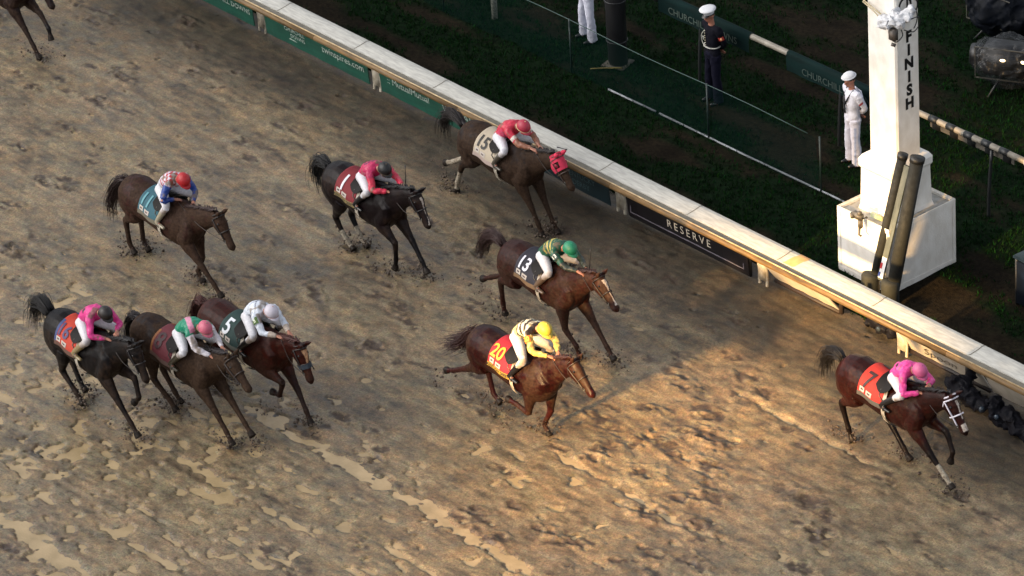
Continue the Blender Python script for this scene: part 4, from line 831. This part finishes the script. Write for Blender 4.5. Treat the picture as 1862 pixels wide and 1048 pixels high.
# ------------------------------------------------------------------ people
skin = mat('skin', '#a5705a', '#8f5e4b', 20, .5, .05)
HABR = None
def ik2(a, b, l1, l2, pole):
    a, b, pole = Vector(a), Vector(b), Vector(pole); d = b-a; D = min(d.length, (l1+l2)*.995); dn = d.normalized()
    x = (l1*l1-l2*l2+D*D)/(2*D); y = math.sqrt(max(0, l1*l1-x*x)); q = pole-a; q = q-dn*q.dot(dn); q = q.normalized() if q.length > 1e-5 else Vector((0, 1, 0))
    return a+dn*x+q*y
def hand(mb, wrist, direction, palm_n, s, grip=True, sc=1.0):
    """palm, five separate bent fingers; closed around what is held when grip"""
    X = Vector(direction).normalized(); N_ = (Vector(palm_n)-X*Vector(palm_n).dot(X)).normalized(); Yv = N_.cross(X)*s; w0 = Vector(wrist)
    mb.tube([w0-X*.02, w0+X*.03, w0+X*.085], [(.020, .027), (.019, .038), (.015, .040)], 10, side=Yv, smooth=3)
    for i, (off, ln) in enumerate([(.030, .068), (.010, .078), (-.010, .072), (-.029, .058)]):
        b = w0+X*.083+Yv*off
        if grip: p = [b, b+X*ln*.45+N_*.006, b+X*ln*.50+N_*ln*.48, b+X*ln*.08+N_*ln*.66]
        else: p = [b, b+X*ln*.4+N_*.004, b+X*ln*.72+N_*.016, b+X*ln*.96+N_*.034]
        mb.tube(p, [.0098, .0092, .0085, .0070], 7, smooth=2)
    b = w0+X*.032+Yv*.032; p = [b, b+X*.025+Yv*.022+N_*.012, b+X*.05+Yv*.012+N_*(.036 if grip else .02)]
    mb.tube(p, [.012, .0105, .008], 7, smooth=2)
def head_mesh(mb, c, f, u, sc=1.0):
    """head centred at c, f = facing direction, u = crown direction"""
    c, f = Vector(c), Vector(f).normalized(); u = Vector(u); u = (u-f*u.dot(f)).normalized(); r = f.cross(u)
    M_ = Matrix((f, r, u)).transposed()
    mb.ball(c+u*.02, (.098*sc, .076*sc, .105*sc), M=M_, seg=18, ring=14)
    mb.ball(c+f*.022-u*.055, (.066*sc, .056*sc, .072*sc), M=M_); mb.ball(c+f*.058-u*.098, (.026, .026, .020), M=M_)
    mb.tube([c+f*.088+u*.012, c+f*.112-u*.020, c+f*.092-u*.038], [.008, .015, .010], 8, smooth=2, side=r)
    mb.ball(c+f*.083-u*.066, (.014, .024, .012), M=M_); mb.ball(c+f*.086+u*.022, (.012, .052, .010), M=M_)
    for s in (-1, 1): mb.ball(c+r*.076*s-u*.005-f*.008, (.020, .010, .032), M=M_)
    return f, r, u, M_
def eyes(c, f, r, u, parent):
    for s in (-1, 1): mb = MB(); mb.ball(Vector(c)+f*.084+r*.030*s+u*.006, .0125, seg=8, ring=6); mb.build('eye', mat('eye_dark', '#1b1512', '#120e0c', 3, .2), parent)
    mb = MB(); mb.ball(Vector(c)+f*.096-u*.066, (.007, .022, .006), M=Matrix((f, r, u)).transposed()); mb.build('mouth', mat('lip', '#7a3f38', '#6b352f', 9, .5), parent)

def jockey(key, E, h, cfg):
    seed = sum(map(ord, key)); hx, hz = h['helm']; jx, jz = h['jb']
    J = empty('person', E.location, 0, cfg['label'], 'jockey', 'jockeys crouched on the race horses')
    pel = Vector((jx+.13, 0, jz-.10)); neck = Vector((hx-.15, 0, hz-.075)); hc = Vector((hx, 0, hz-.045))
    d = neck-pel
    if d.length > .50: pel = neck-d.normalized()*.50
    mid = pel.lerp(neck, .5)+Vector((-.02, 0, .055)); chest = pel.lerp(neck, .80)+Vector((0, 0, .015))
    face_f = Vector((1, 0, cfg.get('look', -.42))); face_u = Vector((.35, 0, 1))
    hands = {}; joints = {}
    for s in (-1, 1):
        shd = pel.lerp(neck, .90)+Vector((0, s*.175, -.015)); hp = h['Rh'] if s < 0 else h['Lh']; hd_ = Vector((hp[0], s*.085, hp[1]))
        dv = hd_-shd
        if dv.length > .54: hd_ = shd+dv.normalized()*.54
        el = ik2(shd, hd_, .29, .27, shd+Vector((.02, s*.30, -.30)))
        hip = pel+Vector((0, s*.09, -.02)); ft = Vector(cfg.get('foot', (.20, 0, 1.20))); ft = Vector((ft.x, s*.355, ft.z))
        kn = Vector((pel.x+.37, s*.29, lerp(hip.z, 1.47, .75)))
        joints[s] = (shd, el, hd_, hip, kn, ft)
    # skin body, one continuous surface
    mb = MB(); f, r, u, M_ = head_mesh(mb, hc, face_f, face_u)
    mb.tube([hc-u*.05-f*.03, neck, chest], [(.052, .050), (.055, .055), (.08, .09)], 12, smooth=3)
    mb.tube([pel, mid, chest, neck], [(.09, .12), (.085, .12), (.09, .14), (.05, .06)], 14, smooth=3)
    for s in (-1, 1):
        shd, el, hd_, hip, kn, ft = joints[s]
        mb.tube([chest, shd, shd.lerp(el, .5), el, el.lerp(hd_, .4), hd_], [.05, .046, .042, .034, .032, .024], 10, smooth=2, side=(0, 0, 1))
        hand(mb, hd_, (hd_-el).normalized()+Vector((.3, 0, -.1)), (-.1, 0, -1), s)
        mb.tube([hip, hip.lerp(kn, .5), kn, kn.lerp(ft, .35), ft], [.080, .070, .050, .048, .034], 10, smooth=2, side=(0, 1, 0))
        mb.tube([ft, ft+Vector((.06, 0, -.06)), ft+Vector((.15, 0, -.07))], [.032, .034, .024], 8, smooth=2)
    link('body', fuse(mb, .0085, 2), skin, J); eyes(hc, f, r, u, J)
    # silks
    mb = MB()
    mb.tube([pel-(neck-pel).normalized()*.055, pel.lerp(mid, .5)+Vector((0, 0, .02)), mid, chest, neck+(neck-chest).normalized()*.0], [(.115, .142), (.128, .162), (.128, .168), (.120, .180), (.065, .076)], 18, smooth=4)
    for s in (-1, 1):
        shd, el, hd_, hip, kn, ft = joints[s]; mb.tube([chest+Vector((0, s*.05, 0)), shd, shd.lerp(el, .55), el, el.lerp(hd_, .5), hd_-(hd_-el).normalized()*.03], [.088, .073, .062, .052, .047, .036], 12, smooth=3, side=(0, 0, 1))
    me = fuse(mb, .012, 2); P = coords(me).astype(float); wr = vnoise3(P, 16, seed, 2)-.5; nrm = np.empty(len(P)*3, np.float32); me.vertices.foreach_get('normal', nrm); nrm = nrm.reshape(-1, 3); me.vertices.foreach_set('co', (P+nrm*(wr*.034)[:, None]).astype(np.float32).ravel()); me.update()
    A_ = np.array(pel); B_ = np.array(neck); w_ = B_-A_; s_ = ((P-A_)@w_)/(w_@w_); y = P[:, 1]; perp = P-(A_+np.clip(s_, 0, 1)[:, None]*w_); upn = perp[:, 2]
    arm = np.zeros(len(P)); armt = np.zeros(len(P))
    for s in (-1, 1):
        shd, el, hd_, *_ = joints[s]; a0, a1, a2 = map(np.array, (shd, el, hd_))
        for k, (u0, u1) in enumerate(((a0, a1), (a1, a2))):
            ww = u1-u0; tt = np.clip(((P-u0)@ww)/(ww@ww), 0, 1); dd = np.linalg.norm(P-(u0+tt[:, None]*ww), axis=1); q = (dd < .078)*((k > 0) | (tt > .12)); armt = np.where(q, k+tt, armt); arm = np.maximum(arm, q*1.0)
    col = cfg['silk'](s_, y, upn, arm, armt, P, len(P)); col = np.clip(col*(1-.0*wr[:, None]), 0, 1)
    mud = vnoise3(P, 9, seed+5, 3); mk = np.clip((mud-.58+cfg.get('mud', .0))*8, 0, .8)*sstep(.0, .5, s_+arm*.5)
    col = col*(1-mk[:, None])+np.array(lin('#6d5c47'))*mk[:, None]
    paint(me, np.concatenate([col, np.full((len(P), 1), .42)], 1)); link('silks', me, mat('silk_cloth', '#ffffff', '#e6e6e6', 30, .45, .15, attr=True, bscale=50), J)
    # breeches
    mb = MB()
    mb.tube([pel+(mid-pel)*.25, pel, pel-(mid-pel)*.28+Vector((0, 0, -.02))], [(.112, .140), (.122, .155), (.08, .11)], 16, smooth=3)
    for s in (-1, 1):
        shd, el, hd_, hip, kn, ft = joints[s]; mb.tube([hip+Vector((-.03, 0, .0)), hip.lerp(kn, .45), kn, kn.lerp(ft, .22), kn.lerp(ft, .42)], [.108, .092, .066, .060, .052], 12, smooth=3, side=(0, 1, 0))
    me = fuse(mb, .012, 2); P = coords(me).astype(float); mk = np.clip((vnoise3(P, 8, seed+2, 3)-.56+cfg.get('bmud', .05)+.10)*7, 0, .8)*sstep(pel.z-.02, pel.z-.25, P[:, 2]); c = np.array(lin('#c9c8cb'))*(1-mk[:, None])+np.array(lin('#84705a'))*mk[:, None]
    paint(me, np.concatenate([c, np.full((len(P), 1), .5)], 1)); br = link('breeches', me, mat('breeches_cloth', '#ffffff', '#e6e6ea', 30, .6, .15, attr=True, bscale=50), J)
    for s in (-1, 1):
        shd, el, hd_, hip, kn, ft = joints[s]; bt = mat('boot'+cfg.get('boot', '#0f0e10'), cfg.get('boot', '#0f0e10'), cfg.get('boot', '#0f0e10'), 12, .3)
        mb = MB(); mb.tube([kn.lerp(ft, .36), kn.lerp(ft, .7), ft+Vector((0, 0, .0))], [.060, .052, .043], 12, smooth=2, side=(0, 1, 0)); mb.tube([ft+Vector((-.035, 0, .0)), ft+Vector((.04, 0, -.055)), ft+Vector((.18, 0, -.075))], [(.042, .040), (.036, .040), (.022, .030)], 10, smooth=3)
        o = link('boot', fuse(mb, .011, 1), bt, J)
    # helmet with cloth cover and peak, goggles
    hcc = cfg['cap']; hm = mat('cap'+hcc, hcc, cfg.get('cap2', hcc), 12, .5, .2, bscale=40)
    mb = MB(); hC = hc+u*.035; mb.ball(hC, (.128, .110, .118), M=M_, seg=22, ring=16, zmin=-.30)
    pk = [];
    for i in range(9):
        a = R(-62+124*i/8); pk.append(hC+f*(.120*math.cos(a))+r*(.108*math.sin(a))-u*.030)
    for i in range(9):
        a = R(-62+124*i/8); pk.append(hC+f*(.120*math.cos(a)+.058*math.cos(a*1.3))+r*(.112*math.sin(a))-u*.050)
    pk += [p-u*.008 for p in pk]; F_ = [(i, i+1, i+10, i+9) for i in range(8)]+[(18+i+9, 18+i+10, 18+i+1, 18+i) for i in range(8)]+[(9+i, 10+i, 28+i, 27+i) for i in range(8)]
    mb.add(pk, F_); hl = mb.build('helmet', hm, J)
    mb = MB(); mb.ball(hC+u*.115, (.014, .014, .008)); 
    mb.tube([hC-u*.035+(f*math.cos(a)*.126+r*math.sin(a)*.110) for a in [i*math.pi/10 for i in range(21)]], .006, 6); mb.build('helmet_band', mat('band'+cfg.get('band', hcc), cfg.get('band', hcc), cfg.get('band', hcc), 9, .5), hl)
    mb = MB(); gz = [hc+u*.012+(f*math.cos(a)*.102+r*math.sin(a)*.080) for a in [R(-75+15*i) for i in range(11)]]; mb.tube(gz, [(.026, .008)]*11, 8, side=(0, 0, 1)); mb.build('goggles', mat('goggle', '#3c3a38', '#2a2826', 5, .12), J)
    # number patch on the arm
    if cfg.get('patch'):
        txt, pc, tc_ = cfg['patch']; shd, el = joints[-1][:2]; c = shd.lerp(el, .30); ax = (el-shd).normalized(); n = Vector((.25, -1, .45)); n = (n-ax*n.dot(ax)).normalized(); x_ = ax.cross(n); x_ = x_ if x_.x > 0 else -x_; y_ = n.cross(x_)
        mb = MB(); v = []
        for i in range(7):
            for j in range(5):
                a = lerp(-1, 1, i/6)*.75; v.append(c+(n*math.cos(a)+x_*math.sin(a))*.079+y_*lerp(-.055, .055, j/4))
        mb.add(v, [(i*5+j, i*5+j+1, (i+1)*5+j+1, (i+1)*5+j) for i in range(6) for j in range(4)]); pt = mb.build('number_patch', mat('patch'+pc, pc, pc, 9, .6), J)
        mt = text_mesh(txt, .095, bold=.002, subdiv=.03); a_ = coords(mt).copy(); mt.vertices.foreach_set('co', np.array([tuple(c+(n*math.cos(q[0]/.083)+x_*math.sin(q[0]/.083))*.086+y_*q[1]) for q in a_], np.float32).ravel()); mt.update(); link('number', mt, mat('patchn'+tc_, tc_, tc_, 9, .6), pt, smooth=False)
    # reins run from the hands to the bit; they belong to the horse's tack
    for s in (-1, 1):
        hd_ = joints[s][2]+Vector((.07, 0, -.03)); b_ = head_pt(h, .74, s*R(100), .014); mdl = hd_.lerp(b_, .5)+Vector((0, s*.05, -.05))
        mb = MB(); mb.tube([hd_, mdl, b_], [.0055]*3, 5, smooth=5); mb.build('rein', mat('rein'+cfg.get('rein', '#241a14'), cfg.get('rein', '#241a14'), cfg.get('rein', '#241a14'), 9, .5), E)
        kn, ft = joints[s][4:]; mb = MB(); t_ = ft+Vector((.06, 0, -.10)); mb.tube([Vector((.10, s*.27, 1.40)), Vector((.10, s*.32, 1.3)), ft+Vector((.04, 0, .03))], [.008, .008, .008], 5)
        mb.tube([t_+Vector((.045*math.sin(a), .05*math.cos(a), .05+.05*math.sin(a))) if False else t_+Vector((0, .052*math.cos(a), .06+.062*math.sin(a))) for a in [R(-60+300/10*i) for i in range(11)]], .006, 5); mb.build('stirrup', mat('stirrup_steel', '#77746c', '#55524c', 9, .35, metal=.8), E)
    if cfg.get('whip'):
        a, b = cfg['whip']; a, b = Vector(a), Vector(b); mb = MB(); mb.tube([a, a.lerp(b, .3), a.lerp(b, .8), b], [.010, .0075, .006, .011], 7)
        o = mb.build('riding_crop', mat('crop_dark', '#15141a', '#0e0d12', 9, .5)); o.location = E.location; tag(o, cfg['wlabel'], 'riding crop', 'riding crops held by the jockeys')
    return J
def C(hx): return np.array(lin(hx))
def base(n, hx): return np.tile(C(hx), (n, 1))
def put(c, m, hx): m = np.asarray(m, float)[:, None]; return c*(1-m)+C(hx)*m
def silk_pinkblack(pk, dk='#2a0f1c'):
    def f(s, y, up, arm, at_, P, n):
        c = base(n, pk); d = np.abs(((y+.055) % .11)-.055)/.052+np.abs((s-.50)*.5)/.062; c = put(c, (d < 1)*(arm < .5), dk)
        d2 = np.abs(((s*.5+.03) % .09)-.045)/.045; return c
    return f
def silk_20(s, y, up, arm, at_, P, n):
    c = base(n, '#c9bf86'); st = (arm < .5)*(((s*.5) % .115) < .055)*(s > .25)*(s < 1.2); c = put(c, (arm < .5)*(s > .25), '#cfcdb4'); c = put(c, st, '#241a16'); return put(c, (arm > .5), '#b8a45c')
def silk_13(s, y, up, arm, at_, P, n):
    c = base(n, '#0b4a35'); q = s*.5-.55*np.abs(y); st = (arm < .5)*(up > 0)*(q > .10)*(q < .36)*(((q-.10) % .085) < .036); c = put(c, st, '#b5a550'); return put(c, (arm > .5)*(at_ > .9), '#26302b')
def silk_1(s, y, up, arm, at_, P, n):
    c = base(n, '#ad1a4e'); r = np.sqrt((y/.095)**2+((s-.55)*.5/.095)**2); c = put(c, (up > 0)*(np.abs(r-1) < .14)*(arm < .5), '#5c1440'); c = put(c, (up > 0)*(r < .55)*(r > .3)*(arm < .5), '#6d1745'); return put(c, (arm > .5)*(at_ > .3), '#c42a45')
def silk_28(s, y, up, arm, at_, P, n):
    c = base(n, '#b81f3a'); c = put(c, (s > .15)*(s < .55)*(y < -.03)*(up < .07), '#c23a5c'); c = put(c, (arm > .5)*(at_ > .95), '#8a5a44'); return put(c, (arm > .5)*(at_ > .5)*(at_ < .72), '#c8bfb4')
def silk_11(s, y, up, arm, at_, P, n):
    c = base(n, '#c9c8d2'); ch = ((np.floor(y/.055)+np.floor(s*.5/.055)) % 2 == 0); c = put(c, ch*(arm < .5)*(s > .35), '#a81b2c'); return put(c, arm > .5, '#1c3c86')
def silk_8(s, y, up, arm, at_, P, n):
    c = base(n, '#0f7a5c'); b = np.abs(y*.9+(s-.5)*.25-.0) < .045; c = put(c, b*(arm < .5), '#c08097'); return put(c, (arm > .5)*(at_ > .22), '#c3bdc2')
def silk_5(s, y, up, arm, at_, P, n):
    c = base(n, '#c6ccd6'); q = (s-.62)*.5; b = (np.abs(y-q*1.2) < .011) | (np.abs(y+q*1.2) < .011); c = put(c, b*(up > 0)*(arm < .5)*(np.abs(q) < .13), '#1c2740'); return put(c, (arm > .5)*(at_ > 1.4), '#a99a8c')
CFG = {
'7': dict(silk=silk_pinkblack('#de4595'), cap='#bb5583', cap2='#b04d79', band='#8d3a63', label='jockey in bright pink silks with dark diamonds and a pink cap on the leading horse', boot='#0f0e10', look=-.5, bmud=-.02, mud=-.09),
'20': dict(silk=silk_20, cap='#b3a23a', cap2='#a39230', band='#c2b455', label='jockey in cream and yellow silks with dark stripes and a yellow cap', patch=('20', '#c05a1c', '#e9b13c'), boot='#141214', mud=-.03, bmud=.12),
'13': dict(silk=silk_13, cap='#127255', cap2='#0f644a', label='jockey in dark green silks with yellow chevrons and a green cap', patch=('13', '#0d2f27', '#d8dcd8'), boot='#5b4a3c', mud=-.04, bmud=.14, whip=((1.02, .10, 1.62), (1.05, .12, 2.02)), wlabel='dark riding crop pointing up from the hand of the green capped jockey'),
'1': dict(silk=silk_1, cap='#0c0b0d', band='#4a3c28', label='jockey in magenta pink silks with a ring on the back and a black cap', boot='#0d0c0d', whip=((1.03, .10, 1.66), (1.02, .12, 2.04)), wlabel='dark riding crop pointing up beside the black horse with the thin white blaze', bmud=0),
'28': dict(silk=silk_28, cap='#a3293c', cap2='#93243a', band='#c0a97c', label='jockey in scarlet and pink silks with a red cap, riding closest to the rail', boot='#3c362e', mud=.02, whip=((1.30, .14, 1.72), (1.60, .10, 1.80)), wlabel='dark riding crop held out flat in front of the white rail cover'),
'11': dict(silk=silk_11, cap='#a8141c', cap2='#98121a', label='jockey with red and white checked back, blue sleeves and a red cap', boot='#8f8672', mud=.05, bmud=.14, look=-.6),
'p': dict(silk=silk_pinkblack('#c92c7c'), cap='#1d1411', cap2='#120d0c', label='jockey in pink silks with dark diamonds and a mud black cap, leftmost of three abreast', boot='#7d6d4c', mud=-.04, bmud=.12, foot=(.18, 0, 1.22)),
'8': dict(silk=silk_8, cap='#b95d71', cap2='#a95267', band='#8c6f62', label='jockey in green silks with a pink sash and a pink cap', boot='#3b3427', mud=.03, bmud=.08),
'5': dict(silk=silk_5, cap='#b9b4bd', cap2='#a9a3ad', band='#9a7a72', label='jockey in white silks with dark crossed lines on the back and a white cap', patch=('5', '#3f5a1e', '#cfd6b8'), boot='#14110f', mud=.0, bmud=.08, whip=((1.10, .12, 1.60), (1.55, .10, 1.18)), wlabel='dark riding crop pointing down in front of the horse numbered 5'),
}
TACK = {
'7': dict(bridle_c='#c8c3cc', cloth_c='#b0271a', num='7', num_c='#2a0d0b', strip_c='#4b473f'),
'20': dict(bridle_c='#241a17', cloth_c='#9c1525', num='20', num_c='#d69a26', strip_c='#a98a2b', strip_t='KENTUCKY DERBY'),
'13': dict(bridle_c='#1d1512', cloth_c='#1c1a26', num='13', num_c='#c9c9d4', strip_c='#6d5439'),
'1': dict(bridle_c='#120e0f', cloth_c='#6d0d18', num='1', num_c='#cbc8cf', strip_c='#8a7a4c', strip_t='KENTUCKY DERBY'),
'28': dict(bridle_c='#3b2a22', cloth_c='#a79a86', num='15', num_c='#15110f', strip_c='#9d8b83', hood='#c22a4a'),
'11': dict(bridle_c='#1a1412', cloth_c='#24505c', num='11', num_c='#4f8790', strip_c='#5d5748'),
'p': dict(bridle_c='#161113', cloth_c='#a83018', num='16', num_c='#3a2a55', trim_c='#34406c', strip_c='#55392c'),
'8': dict(bridle_c='#2c2320', cloth_c='#5a1a24', num='8', num_c='#2c0a10', strip_c='#4f3a33', logos=False, trim_c='#7d4a22'),
'5': dict(bridle_c='#221815', cloth_c='#12302d', num='5', num_c='#c8cdd2', strip_c='#55574f', noseband='#27303a'),
}
for key, h in HORSES.items():
    E, h, legs = build_horse(key)
    set_rear(RS[key])
    if key in TACK: tack(key, E, h, **TACK[key]); jockey(key, E, h, CFG[key])
# mud thrown up where hooves strike
rs = np.random.RandomState(77); mb = MB(); ico = MB(); ico.ball((0, 0, 0), 1, seg=5, ring=4)
for key, h in HORSES.items():
    ox, oy = h['org']
    for L in ('RF', 'LF', 'RH', 'LH'):
        x, z = h[L][2]; s = -1 if L[0] == 'R' else 1; cnt = 110 if z < .25 else 30
        for k in range(cnt):
            r_ = rs.uniform(.004, .017)*rs.choice([1, 1, .6, 1.8]); p = Vector((ox+x+rs.normal(-.12, .20), oy+s*.12+rs.normal(0, .11), abs(rs.normal(0, .13))+.01))
            mb.add([p+Vector((v[0]*r_*rs.uniform(.7, 1.6), v[1]*r_, v[2]*r_*.8)) for v in ico.v], ico.f)
tag(mb.build('flying_mud', mat('mud_clod', '#4a3b2d', '#35291f', 30, .6, .4)), 'clods of mud thrown up around the hooves', 'mud', kind='stuff')

# ------------------------------------------------------------------ standing people in uniform
def standing(loc, rz, label, top, legsc, hat, patch=None, scarf=False, belt=False, height=1.0, spread=.12, shoe='#0c0c0e'):
    E = empty('person', loc, rz, label, 'person', None); up = Vector((0, 0, 1)); f0 = Vector((0, -1, 0)); S = height
    hc = Vector((0, -.03, 1.66))*S; mb = MB(); f, r, u, M_ = head_mesh(mb, hc, Vector((0, -1, -.28)), up)
    neck = Vector((0, 0, 1.50))*S; ch = Vector((0, 0, 1.30))*S; wa = Vector((0, .0, 1.08))*S; pe = Vector((0, 0, .95))*S
    mb.tube([hc-u*.04, neck, ch], [(.055, .055), (.055, .06), (.085, .11)], 12, smooth=3, side=(1, 0, 0)); mb.tube([ch, wa, pe], [(.085, .13), (.075, .115), (.08, .12)], 14, smooth=2, side=(1, 0, 0))
    jt = {}
    for s in (-1, 1):
        sh = Vector((s*.19, .01, 1.43))*S; hd_ = Vector((s*.035, .17, .98))*S; el = ik2(sh, hd_, .29, .26, sh+Vector((s*.6, .25, -.4))); hip = pe+Vector((s*.09, 0, -.03)); kn = Vector((s*spread*.9, -.01, .50))*S; an = Vector((s*spread, .02, .08))*S; jt[s] = (sh, el, hd_, hip, kn, an)
        mb.tube([ch+Vector((0, 0, .08)), sh, sh.lerp(el, .5), el, el.lerp(hd_, .4), hd_], [.06, .050, .044, .036, .033, .024], 10, smooth=2); hand(mb, hd_, Vector((-s*.8, .05, -.5)), (0, 1, .0), s, grip=False)
        mb.tube([hip, hip.lerp(kn, .5), kn, kn.lerp(an, .3), an], [.085, .07, .052, .05, .034], 10, smooth=2); mb.tube([an, an+Vector((0, -.05, -.05)), an+Vector((0, -.17, -.06))], [.034, .034, .022], 8, smooth=2)
    link('body', fuse(mb, .0085, 2), skin, E); eyes(hc, f, r, u, E)
    hr = MB(); hr.ball(hc+u*.035+f*-.012, (.100, .081, .098), M=M_, zmin=-.25); hr.build('hair', mat('hair_dark', '#1c1613', '#120e0c', 30, .7), E)
    tm = mat('uniform'+top, top, top, 14, .85, .3, bscale=22, spec=.12); lm = mat('uniform'+legsc, legsc, legsc, 14, .85, .3, bscale=22, spec=.12)
    mb = MB(); mb.tube([pe+Vector((0, 0, -.05)), pe+Vector((0, 0, .03)), wa, wa.lerp(ch, .6), ch+Vector((0, 0, .06)), neck-Vector((0, 0, .015))], [(.125, .165), (.122, .16), (.112, .145), (.125, .170), (.115, .175), (.062, .075)], 20, smooth=4, side=(1, 0, 0))
    for s in (-1, 1): sh, el, hd_, *_ = jt[s]; mb.tube([ch+Vector((s*.04, 0, .1)), sh, sh.lerp(el, .5), el, el.lerp(hd_, .5), hd_.lerp(el, .15)], [.085, .074, .063, .054, .049, .042], 12, smooth=3)
    m_ = fuse(mb, .012, 2); wobble(m_, .016, 9, 3); tp = link('jacket', m_, tm, E)
    mb = MB(); mb.tube([pe+Vector((0, 0, .06)), pe, pe-Vector((0, 0, .09))], [(.115, .150), (.125, .165), (.10, .13)], 16, smooth=2, side=(1, 0, 0))
    for s in (-1, 1): hip, kn, an = jt[s][3:]; mb.tube([hip, hip.lerp(kn, .5), kn, kn.lerp(an, .6), an+Vector((0, 0, -.03))], [.102, .088, .078, .084, .094], 14, smooth=3)
    m_ = fuse(mb, .013, 2); wobble(m_, .022, 8, 6); link('trousers', m_, lm, E)
    for s in (-1, 1):
        an = jt[s][5]; mb = MB(); mb.tube([an+Vector((0, .05, -.045)), an+Vector((0, -.03, -.035)), an+Vector((0, -.19, -.055))], [(.040, .042), (.045, .045), (.022, .034)], 12, smooth=3); mb.build('shoe', mat('shoe'+shoe, shoe, shoe, 9, .3), E)
    if hat == 'round':
        mb = MB(); hC = hc+u*.085; mb.ball(hC+u*.01, (.118, .106, .062), M=M_, seg=22, ring=12, zmin=-.15); mb.tube([hC+(f*math.cos(a)*.112+r*math.sin(a)*.100) for a in [i*math.pi/12 for i in range(25)]], [(.026, .012)]*25, 8, side=(0, 0, 1)); mb.build('round_cap', wht_cloth, E)
    else:
        mb = MB(); hC = hc+u*.10; v = []; prof = [(.096, -.045), (.10, .0), (.148, .032), (.150, .045), (.10, .06), (.0, .066)]; n = 24
        for rr, zz in prof:
            for i in range(n): a = 2*math.pi*i/n; v.append(hC+f*(math.cos(a)*rr*1.02)+r*(math.sin(a)*rr*.96)+u*(zz+.020*math.cos(a)*(rr/.15)))
        mb.add(v, [(j*n+i, j*n+(i+1) % n, (j+1)*n+(i+1) % n, (j+1)*n+i) for j in range(5) for i in range(n)]); hh_ = mb.build('peaked_cap', wht_cloth, E)
        mb = MB(); v = [hC-u*.035+f*(math.cos(a)*.100)+r*(math.sin(a)*.094) for a in [R(-60+15*i) for i in range(9)]]+[hC-u*.068+f*(math.cos(a)*.100+.055*math.cos(a*1.4))+r*(math.sin(a)*.096) for a in [R(-60+15*i) for i in range(9)]]; mb.add(v, [(i, i+1, i+10, i+9) for i in range(8)]); mb.build('peak', black_m, hh_)
    if scarf:
        sc = mat('scarf_black', '#14161c', '#0d0f14', 9, .6); mb = MB()
        mb.tube([neck+Vector((.10, -.02, -.0)), Vector((.055, -.125, 1.33))*S, Vector((.0, -.152, 1.22))*S], [(.012, .020)]*3, 6, smooth=3); mb.tube([neck+Vector((-.10, -.02, -.0)), Vector((-.055, -.125, 1.33))*S, Vector((.0, -.152, 1.22))*S], [(.012, .020)]*3, 6, smooth=3)
        mb.ball(Vector((0, -.155, 1.215))*S, (.022, .016, .024)); mb.tube([Vector((.0, -.155, 1.21))*S, Vector((.022, -.150, 1.06))*S], [(.010, .018)]*2, 6); mb.tube([Vector((.0, -.155, 1.21))*S, Vector((-.028, -.150, 1.04))*S], [(.010, .018)]*2, 6); mb.build('neckerchief', sc, E)
        mb = MB(); v = [Vector((x, .0+y, z))*S for x, y, z in ((-.15, .10, 1.475), (.15, .10, 1.475), (.155, .145, 1.27), (-.155, .145, 1.27))]; v += [p+Vector((0, .01, 0)) for p in v]; mb.add(v, [(0, 1, 2, 3), (7, 6, 5, 4), (0, 4, 5, 1), (1, 5, 6, 2), (2, 6, 7, 3), (3, 7, 4, 0)]); mb.build('collar_flap', tm, E)
    if belt:
        mb = MB(); mb.tube([wa+Vector((math.sin(a)*.156, -math.cos(a)*.124, .01)) for a in [i*math.pi/14 for i in range(29)]], [(.024, .006)]*29, 6, side=(0, 0, 1)); mb.build('belt', white_paint, E)
        mb = MB()
        for k in range(7): mb.ball(Vector((-.005, -.128-.012*min(k, 4)/4, 1.13+k*.045))*S, .011, seg=8, ring=6)
        mb.build('buttons', mat('brass', '#c3bda4', '#a79f82', 5, .3, metal=.3), E)
        mb = MB(); mb.box((-.085, -.142, 1.30), (-.045, -.130, 1.325)); mb.box((-.075, -.142, 1.26), (-.055, -.130, 1.30)); mb.build('medal', white_paint, E)
        mb = MB(); mb.tube([neck+Vector((-.02, -.05, -.04)), Vector((-.11, -.13, 1.30))*S, Vector((-.10, -.13, 1.16))*S, Vector((-.03, -.13, 1.10))*S], [.007]*4, 6, smooth=4); mb.build('cord', mat('cord_white', '#b9b7ac', '#a3a196', 9, .6), E)
    if patch:
        sh, el = jt[1][:2]; c = sh.lerp(el, .5); n_ = Vector((1, -.9, .3)).normalized(); ax = (el-sh).normalized(); n_ = (n_-ax*n_.dot(ax)).normalized(); x_ = ax.cross(n_)
        mb = MB(); v = []
        for i in range(6):
            for j in range(5): a = lerp(-.8, .8, i/5)*patch[1]; v.append(c+(n_*math.cos(a)+x_*math.sin(a))*.076+ax*lerp(-.05, .05, j/4)*patch[2]+ax*(.03*(i-2.5)/5 if patch[1] < .8 else 0))
        mb.add(v, [(i*5+j, i*5+j+1, (i+1)*5+j+1, (i+1)*5+j) for i in range(5) for j in range(4)]); mb.build('arm_badge', mat('badge'+patch[0], patch[0], patch[0], 9, .6), E)
        if patch[1] >= .8: mb = MB(); mb.ball(c+n_*.078, (.018, .018, .03)); mb.build('badge_emblem', mat('badge_gold', '#d8a070', '#c99060', 9, .5), E)
    return E
standing((.95, 6.95, .01), R(-14), 'sailor in white uniform and round white cap, hands behind the back, beside the finish post', '#c4c5cf', '#bdbecb', 'round', patch=('#8a2f38', .75, .35), scarf=True, height=.985)
standing((-2.50, 6.85, .01), R(-8), 'soldier in dark blue dress uniform with white belt and white peaked cap, on the turf', '#0b0b14', '#0d0d1c', 'peak', patch=('#a5352a', .9, .8), belt=True, height=1.04)
standing((-5.98, 6.92, .01), R(-14), 'person in white uniform trousers cut off by the top edge of the picture', '#c4c5cf', '#bdbecb', 'round', scarf=True, height=.985, spread=.17)
